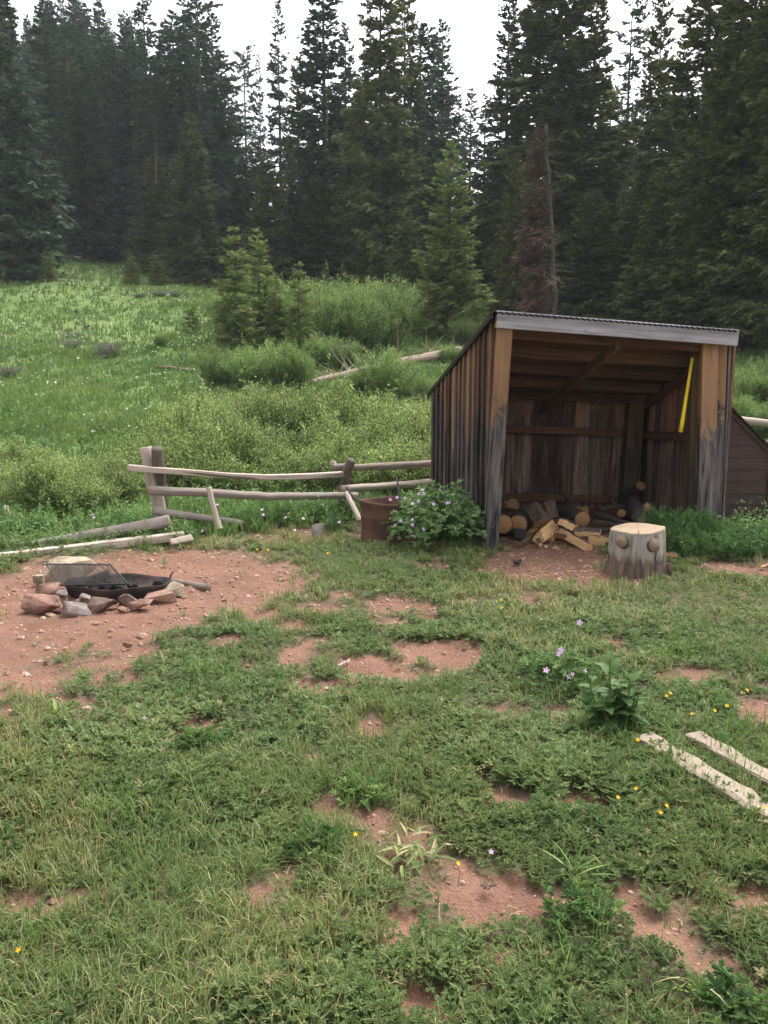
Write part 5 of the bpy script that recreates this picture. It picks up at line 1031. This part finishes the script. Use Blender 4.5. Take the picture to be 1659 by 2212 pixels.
for u, vb, h, w, lb in ((153, 732, 20, 52, 'low grey sagebrush, the upper of the touching pair in the meadow'), (155, 753, 25, 52, 'low grey sagebrush, the lower of the touching pair in the meadow'), (237, 775, 50, 66, 'largest grey sagebrush in the middle of the left meadow'), (20, 818, 36, 70, 'grey sagebrush at the left edge of the meadow'),
        (380, 640, 16, 40, 'distant grey sagebrush below the dark fallen log'), (345, 640, 14, 50, 'distant grey sagebrush left of the other distant one'), (300, 642, 10, 36, 'farthest and smallest grey sagebrush near the meadow top')): gshrub(SG, .5, .42, u, vb, h, w, lb, kind='sagebrush')
gshrub(WF, 1.4, 1.05, 347, 752, 34, 40, 'small dark green bush in the meadow right of the largest sagebrush', kind='low_bush'); gshrub(WF, 1.4, 1.05, 188, 712, 12, 18, 'tiny green bush above the touching sagebrush pair', kind='low_bush')
# forest understory: low bushes along the edge (fills the dark base)
for i in range(46):
    u = rng.random() * 1700; fl = float(np.interp((u - CU) / F, [-.45, -.15, 0, .25, .45], [61, 53, 43, 32, 30])); Y_ = fl + rng.random() * 3 - 1; p_ = gndY(u, Y_); s = .5 + .6 * rng.random()
    place('forest_bush', WF[i % 3], p_, rng.random() * 6, s, s * .6, 'low green bush at the dark foot of the forest', 'shrub', 'bushes at the forest edge')
# ---- fallen logs in the meadow
fl_ = empty('fallen_log', gnd(780, 815)); tag(fl_, 'long fallen peeled tree trunk lying between the willow bushes', 'log')
a, b = gnd(668, 838), gnd(992, 775); a[2] += .10; b[2] += .22
mb = MB(); pole(mb, [a, a * .6 + b * .4 + [0, 0, .03], b], .06, .15, 301, .8, 14, .03, .06); mb.build('trunk', M['bark_pale'], fl_, True)
g = np.random.default_rng(8); nd = 26; s = g.random(nd) * .9; pp = a + (b - a) * s[:, None]; dd = g.normal(0, 1, (nd, 3)); dd[:, 2] = np.abs(dd[:, 2]) * .9 + .1; dd[:, 0] -= .6; dd /= np.linalg.norm(dd, axis=1, keepdims=True); ld = (.4 + .9 * g.random(nd))[:, None]
PB_ = np.stack([pp, pp + dd * ld * .5, pp + dd * ld + g.normal(0, .08, (nd, 3))], 1)
for i in range(nd): mb = MB(); tubes(mb, PB_[i:i + 1], np.full(1, .018), np.full(1, .005), .8, k=5); mb.build('branch', M['bark_pale'], fl_, True)
def mlog(name, mat, uv, r0, r1, lb, cat='log'):
    mb = MB(); P = [gnd(u, v) + [0, 0, r0] for u, v in uv]; pole(mb, P, r0, r1, int(uv[0][0]), .7, 8, .04, .1, jit=.01); return tag(mb.build(name, M[mat], None, True), lb, cat)
mlog('fallen_branch', 'bark_pale', [(335, 795), (380, 799), (437, 808)], .045, .03, 'bare pale branch lying in the meadow left of the willows', 'branch')
mlog('dark_log', 'bark', [(352, 612), (400, 611), (468, 611)], .10, .14, 'dark fallen log at the top of the meadow below the forest')
mlog('dead_branch', 'stick', [(875, 770), (905, 766), (945, 762)], .03, .02, 'crooked dead branch lying above the fallen trunk', 'branch')
for i, (a_, b_, lb) in enumerate((((935, 765), (910, 741), 'thin pale dead twig rising beside the shed roof'), ((1005, 765), (1008, 742), 'short pale dead twig above the shed roof slope'), ((985, 742), (962, 722), 'thin pale bent twig against the bright green spruce'))):
    p_ = gnd(*a_); q_ = at(*b_, p_[1]); mb = MB(); pole(mb, [p_, (p_ + q_) / 2 + [.05, 0, 0], q_], .02, .01, 400 + i, .8, 6, .02, .1, up=(0, 1, 0)); tag(mb.build('dead_twig', M['bark_pale'], None, True), lb, 'twig')
# ================================================================== NEAR PLANTS
def leafy(name, label, cat, c0, n, r_, h, ls, proto, mat, stemmat='herb', tilt=.35, seed=1, dome=True, kind_leaf='foliage', petr=.0022):
    g = np.random.default_rng(seed); e = empty(name, c0); tag(e, label, cat)
    az = g.random(n) * 2 * PI; q = g.random(n) ** .5; hz = h * (1 - .62 * q ** 2) * (.35 + .65 * g.random(n) ** .5) if dome else h * g.random(n)
    tip = np.stack([np.cos(az) * q * r_, np.sin(az) * q * r_, hz], -1); base = tip * [.15, .15, 0]; mid = (tip * [.4, .4, .6]) 
    mb = MB(); tubes(mb, np.stack([base, mid, tip], 1) + np.array(c0), np.full(n, petr), np.full(n, petr * .6), .6); mb.build('stems', M[stemmat], e)
    mb = MB(); scatter(mb, *proto, tip + np.array(c0), rotm(az + g.normal(0, .5, n), g.normal(-.15, tilt, n), g.normal(0, .3, n)), ls * (.6 + .6 * g.random(n)), np.clip(.2 + .5 * hz / h + g.normal(0, .15, n), 0, 1)); mb.build(kind_leaf, M[mat], e)
    return e, tip + np.array(c0)
def add_flower(e, pos, size, mat='pink', nm='flower', tilt=None):
    mb = MB(); q = rng.normal(0, 1, 3) * .004; 
    scatter(mb, *PET, np.array([pos]), rotm(np.array([rng.normal(0, .5)]), np.array([rng.normal(0, .3)]), np.array([.9 + rng.normal(0, .25)])), np.array([size]), np.array([rng.random()]))
    mb.build(nm, M[mat], e)
c0 = np.array([*at(952, 1150, 7.42)[:2], 0.]); e, _ = leafy('geranium_bush', 'large leafy wild geranium bush with pink flowers beside the rusty barrel', 'bush', c0, 640, .45, .56, .105, PALM, 'geranium', seed=31)
for u, v in ((1130, 510), (1155, 505), (1012, 520), (1065, 395), (885, 430), (915, 395), (925, 425), (725, 665), (828, 655), (826, 700), (676, 705), (922, 738), (1178, 440), (828, 515), (880, 495), (765, 465), (695, 462), (635, 480)):
    uu, vv = 685.7 + .248 * u, 960 + .248 * v; dx_ = (uu - 952) / F * 7.5; yy = 7.42 - .46 * math.sqrt(max(.02, 1 - (dx_ / .5) ** 2)) * min(1, max(.15, (vv - 1045) / 60)); p_ = at(uu, vv, yy); add_flower(e, p_, .018)
    mb = MB(); tubes(mb, np.array([[c0 + (p_ - c0) * [.6, .6, .5], p_]]), np.array([.0018]), np.array([.0012]), .6); mb.build('flower_stalk', M['geranium'], e)
c0 = np.array([*g0(1215, 1478), 0.]); e, _ = leafy('geranium_plant', 'low wild geranium with pink flowers left of the broad leaved plant', 'plant', c0, 170, .22, .16, .075, PALM, 'herb', seed=32)
for u, v in ((1212, 1404), (1208, 1412), (1180, 1448), (1230, 1462), (1237, 1458), (1262, 1449), (1252, 1345)): add_flower(e, at(u, v, c0[1] - .10), .017)
def atz(u, v, z):
    r = ray(u, v); k = (z - CAMH) / r[2]; return np.array([r[0] * k, r[1] * k, z])
# broad leaved dock-like plant: two leafy stems
def broad_plant(u, v, stems, label, seed, hs, ls=.13, n=16):
    c0 = np.array([*g0(u, v), 0.]); e = empty('broad_leaved_plant', c0); tag(e, label, 'plant'); g = np.random.default_rng(seed); ml = MB()
    for i, (dx, dy, h) in enumerate(stems):
        top = c0 + np.array([dx, dy, h]); s = np.linspace(0, 1, 7)[:, None]; P = c0 + (top - c0) * s * np.array([1, 1, 1]) + np.array([dx, dy, 0]) * .3 * np.sin(s * PI)
        mb = MB(); tubes(mb, P[None], np.array([.007]), np.array([.003]), .8, k=6); mb.build('stem', M['herb'], e, True)
        for j in range(n):
            q = .04 + .96 * j / n; p_ = c0 + (P[-1] - c0) * q; a_ = j * 2.4 + i; sz = ls * (1.1 - .5 * q) * (.8 + .4 * g.random())
            scatter(ml, *OVAL, p_[None], rotm(np.array([a_]), np.array([-.15 + 1.0 * q + g.normal(0, .35)]), np.array([g.normal(0, .2)])), np.array([sz]), np.array([.25 + .6 * q * g.random()]))
    for j in range(14):
        a_ = g.random() * 6.28; scatter(ml, *OVAL, (c0 + [.03 * math.cos(a_), .03 * math.sin(a_), .015])[None], rotm(np.array([a_]), np.array([.25 + .5 * g.random()]), np.array([g.normal(0, .2)])), np.array([ls * 1.1]), np.array([g.random() * .5]))
    ml.build('leaves', M['broad'], e, True)
broad_plant(1335, 1578, [(-.045, .02, .33), (.04, -.01, .25), (-.12, .05, .22), (.09, .03, .16), (-.08, -.04, .15), (.0, .05, .2), (-.16, -.01, .13)], 'tall broad leaved plant with two upright stems in the grass above the planks', 41, .3, .11, 20)
broad_plant(757, 1120, [(0, 0, .24), (.06, .02, .2), (-.06, .03, .2), (-.12, 0, .17)], 'bright broad leaved plant between the boulder and the barrel', 43, .25, .11, 12)
def rosette(u, v, r_, n, label, seed, proto=None, mat='lush', tilt=(.2, .9)):
    c0 = np.array([*g0(u, v), .0]); g = np.random.default_rng(seed); mb = MB(); scatter(mb, *LANCE1, np.tile(c0, (5, 1)), rotm(np.arange(5) * 1.26, np.full(5, .15)), np.full(5, .11 if n > 44 else .03), np.full(5, .3)); az = g.random(n) * 6.28; tl = tilt[0] + (tilt[1] - tilt[0]) * g.random(n)
    scatter(mb, *(proto or lance(.085, 3, .02, .35)), np.tile(c0, (n, 1)) + g.normal(0, 1, (n, 3)) * ([.05, .04, .012] if n > 44 else [.008, .008, .004]) + ([0, 0, .02] if n > 44 else [0, 0, 0]), rotm(az, tl, g.normal(0, .3, n)), r_ * (.6 + .5 * g.random(n)), g.random(n))
    tag(mb.build('leaf_rosette', M[mat], None, False), label, 'plant')
rosette(885, 1848, .085, 46, 'pale strap leaved rosette left of the lower centre bare patches', 51, lance(.075, 3, .02, .55), 'grass', (.0, 1.1)); rosette(265, 1605, .09, 24, 'strap leaved rosette in the left grass, curled leaf on top', 52); rosette(120, 1545, .10, 26, 'strap leaved rosette near the left edge below the bare dirt', 53)
rosette(430, 1612, .08, 60, 'bright lobed leaf clump in the left middle of the yard', 54, PALM, 'broad', (.2, 1.)); rosette(690, 1835, .07, 50, 'light green lobed leaf clump low left of centre', 55, PALM, 'broad', (.2, 1.)); rosette(1250, 1985, .075, 55, 'bright green leaf clump between the lower bare patches', 56, PALM, 'broad', (.2, 1.)); rosette(1585, 2190, .08, 60, 'bright ferny leaf clump at the lower right corner', 57, PALM, 'broad', (.2, 1.)); rosette(780, 1720, .07, 50, 'yellow green leaf clump in the yard centre', 58, PALM, 'lush', (.2, .9))
rosette(1240, 1890, .14, 12, 'tuft of long yellow green blades near the lower centre', 59, lance(.03, 3, .0, .3), 'lush', (.5, 1.3)); rosette(1500, 2130, .16, 16, 'pale wispy grass tuft on the lower right dirt', 60, lance(.018, 3, .0, .5), 'grass', (.4, 1.3)); rosette(340, 1165, .13, 16, 'small light grass tuft at the dirt edge by the squared beam', 61, lance(.04, 3, .0, .3), 'lush', (.7, 1.4)); rosette(355, 1220, .09, 14, 'tiny grass tuft in the red dirt right of the grate', 62, lance(.05, 3, .0, .3), 'lush', (.6, 1.3))
# herbs right of the stump by the shed
for i, (u, Y_, vt, w) in enumerate(((1418, 7.35, 1070, 75), (1465, 7.15, 1085, 90), (1500, 7.3, 1075, 90), (1545, 7.2, 1105, 90), (1590, 7.3, 1120, 90), (1635, 7.2, 1115, 90), (1440, 6.95, 1120, 80), (1490, 6.85, 1130, 90), (1550, 6.85, 1140, 90), (1610, 6.85, 1140, 90), (1660, 6.9, 1140, 90), (1452, 7.5, 1080, 60))):
    shrub(HB, .5, .45, u, Y_, vt, w, 'knee high leafy weed clump at the foot of the shed, right of the stump', 'weed clumps right of the stump', i, 'weed_clump', 'plant')
for i, (u, Y_, vt, w) in enumerate(((560, 8.3, 1085, 90), (610, 8.5, 1080, 90), (660, 8.6, 1085, 80), (700, 8.5, 1080, 80), (500, 8.15, 1100, 90), (400, 8.3, 1100, 90), (440, 8.1, 1110, 70), (250, 8.0, 1105, 90), (160, 7.95, 1110, 90), (70, 7.9, 1110, 90), (0, 7.8, 1120, 90), (730, 8.0, 1100, 70))):
    shrub(HB, .5, .45, u, Y_, vt, w, 'leafy green weed clump growing along the fence foot', 'weed clumps along the fence', i, 'weed_clump', 'plant')
# single flowers: pink by the fence, buttercups over the yard
def blossom(nm, mat, u, v, Y_, size, label, group):
    c = at(u, v, Y_) if nm != 'buttercup' else atz(u, v, .075); gz = H(c[0], Y_); e = empty(nm, (c[0], c[1], gz)); tag(e, label, 'flower', group)
    mb = MB(); tubes(mb, np.array([[[c[0], c[1], gz], [c[0] + .004, c[1], gz * .5 + c[2] * .5], c]]), np.array([.0014]), np.array([.001]), .5); mb.build('stem', M['herb'], e)
    mb = MB(); scatter(mb, *PET, c[None], rotm(np.array([rng.normal(0, .6)]), np.array([.1]), np.array([.6])), np.array([size]), np.array([.5])); mb.build('petals', M[mat], e)
for u, v, Y_ in ((415, 1150, 7.6), (437, 1147, 7.6), (566, 1101, 7.9), (569, 1112, 7.85), (594, 1105, 8.0), (617, 1118, 7.9), (201, 1112, 7.9), (655, 1120, 7.8), (637, 1145, 7.5), (733, 1128, 7.7), (469, 1090, 8.2), (203, 1118, 7.85)): blossom('geranium_flower', 'pink', u, v, Y_, .017, 'pink wild geranium flower among the weeds by the fence', 'pink flowers by the fence')
for u, v in ((280, 1189), (556, 1187), (579, 1188), (708, 1195), (1083, 1296), (1084, 1313)): blossom('buttercup', 'yellowfl', u, v, g0(u, v)[1], .012, 'small yellow buttercup by the dirt or in the upper yard grass', 'buttercups in the upper yard')
for u, v in ((1307, 1548), (1314, 1543), (1367, 1525), (1378, 1598), (1440, 1503), (1448, 1497), (1495, 1542), (1544, 1535), (1570, 1524), (1614, 1491), (1335, 1722), (1374, 1703), (1427, 1755), (1440, 1740), (768, 1802), (40, 2052), (990, 1865), (1650, 1744)): blossom('buttercup', 'yellowfl', u, v, g0(u, v)[1] - .0,   .008 if v > 1700 else .0095, 'small yellow buttercup in the lower yard grass', 'buttercups in the lower yard')
blossom('geranium_flower', 'pink', 312, 1552, g0(312, 1566)[1], .011, 'single pink flower in the grass left of the yard centre', None); blossom('geranium_flower', 'pink', 1061, 1840, g0(1061, 1852)[1], .009, 'single tiny violet flower above the lower centre bare patch', None)
# ================================================================== LIGHT, SKY, CAMERA
SUN_EL, SUN_AZ = R(58), R(35)       # azimuth from +Y towards +X (behind the forest, to the right)
w = bpy.data.worlds.new('World'); sc.world = w; w.use_nodes = True; nt = w.node_tree; nt.nodes.clear()
sky = nt.nodes.new('ShaderNodeTexSky'); sky.sky_type = 'NISHITA'; sky.sun_disc = False; sky.sun_elevation = SUN_EL; sky.sun_rotation = SUN_AZ; sky.dust_density = 6; sky.air_density = 1.0; sky.ozone_density = 1.0
hs = nt.nodes.new('ShaderNodeHueSaturation'); hs.inputs['Saturation'].default_value = .22; hs.inputs['Value'].default_value = 1.25
tc = nt.nodes.new('ShaderNodeTexCoord'); no = nt.nodes.new('ShaderNodeTexNoise'); no.inputs['Scale'].default_value = 1.6; no.inputs['Detail'].default_value = 5
rp = nt.nodes.new('ShaderNodeValToRGB'); rp.color_ramp.elements[0].position = .3; rp.color_ramp.elements[0].color = (.86, .87, .90, 1); rp.color_ramp.elements[1].position = .7; rp.color_ramp.elements[1].color = (1.12, 1.12, 1.12, 1)
mx = nt.nodes.new('ShaderNodeMix'); mx.data_type = 'RGBA'; mx.blend_type = 'MULTIPLY'; mx.inputs[0].default_value = 1.
bg = nt.nodes.new('ShaderNodeBackground'); bg.inputs[1].default_value = .15; wo = nt.nodes.new('ShaderNodeOutputWorld')
nt.links.new(sky.outputs[0], hs.inputs['Color']); nt.links.new(tc.outputs['Generated'], no.inputs['Vector']); nt.links.new(no.outputs['Fac'], rp.inputs[0]); nt.links.new(hs.outputs[0], mx.inputs[6]); nt.links.new(rp.outputs[0], mx.inputs[7]); nt.links.new(mx.outputs[2], bg.inputs[0]); nt.links.new(bg.outputs[0], wo.inputs[0])
sl_ = bpy.data.lights.new('sun', 'SUN'); sl_.energy = .9; sl_.angle = R(25); sl_.color = (1., .96, .90); so = bpy.data.objects.new('sun', sl_); COL.objects.link(so)
sd_ = Vector((math.sin(SUN_AZ) * math.cos(SUN_EL), math.cos(SUN_AZ) * math.cos(SUN_EL), math.sin(SUN_EL))); so.rotation_euler = sd_.to_track_quat('Z', 'Y').to_euler(); so.location = (0, 0, 60)
hz = NT('haze_air'); pv = hz.n('ShaderNodeVolumePrincipled'); pv.inputs['Color'].default_value = (.93, .96, 1, 1); pv.inputs['Density'].default_value = .0006; hz.L(pv.outputs[0], hz.out.inputs['Volume'])
hb = MB(); x0, x1, y0, y1, z0, z1_ = -560, 560, -200, 600, float(Z.min()) - 1.5, max(float(Z.max()), 90) + 25
hb.add([(x0, y0, z0), (x1, y0, z0), (x1, y1, z0), (x0, y1, z0), (x0, y0, z1_), (x1, y0, z1_), (x1, y1, z1_), (x0, y1, z1_)], np.array([[3, 2, 1, 0], [4, 5, 6, 7], [0, 1, 5, 4], [1, 2, 6, 5], [2, 3, 7, 6], [3, 0, 4, 7]])); tag(hb.build('haze', hz.m), kind='stuff')
cam = bpy.data.cameras.new('camera'); co = bpy.data.objects.new('camera', cam); COL.objects.link(co); co.location = (0, 0, CAMH); co.rotation_euler = (R(90) - PITCH, 0, 0)
cam.sensor_fit = 'VERTICAL'; cam.sensor_height = 24; cam.lens = 24 * F / 2212; cam.clip_start = .05; cam.clip_end = 2000; sc.camera = co
sc.view_settings.view_transform = 'Standard'; sc.view_settings.look = 'None'; sc.view_settings.exposure = 1.2; sc.view_settings.gamma = 1
sc.cycles.max_bounces = 6; sc.cycles.diffuse_bounces = 3; sc.cycles.transmission_bounces = 3; sc.cycles.use_denoising = True
sc.render.resolution_x, sc.render.resolution_y = 768, 1024
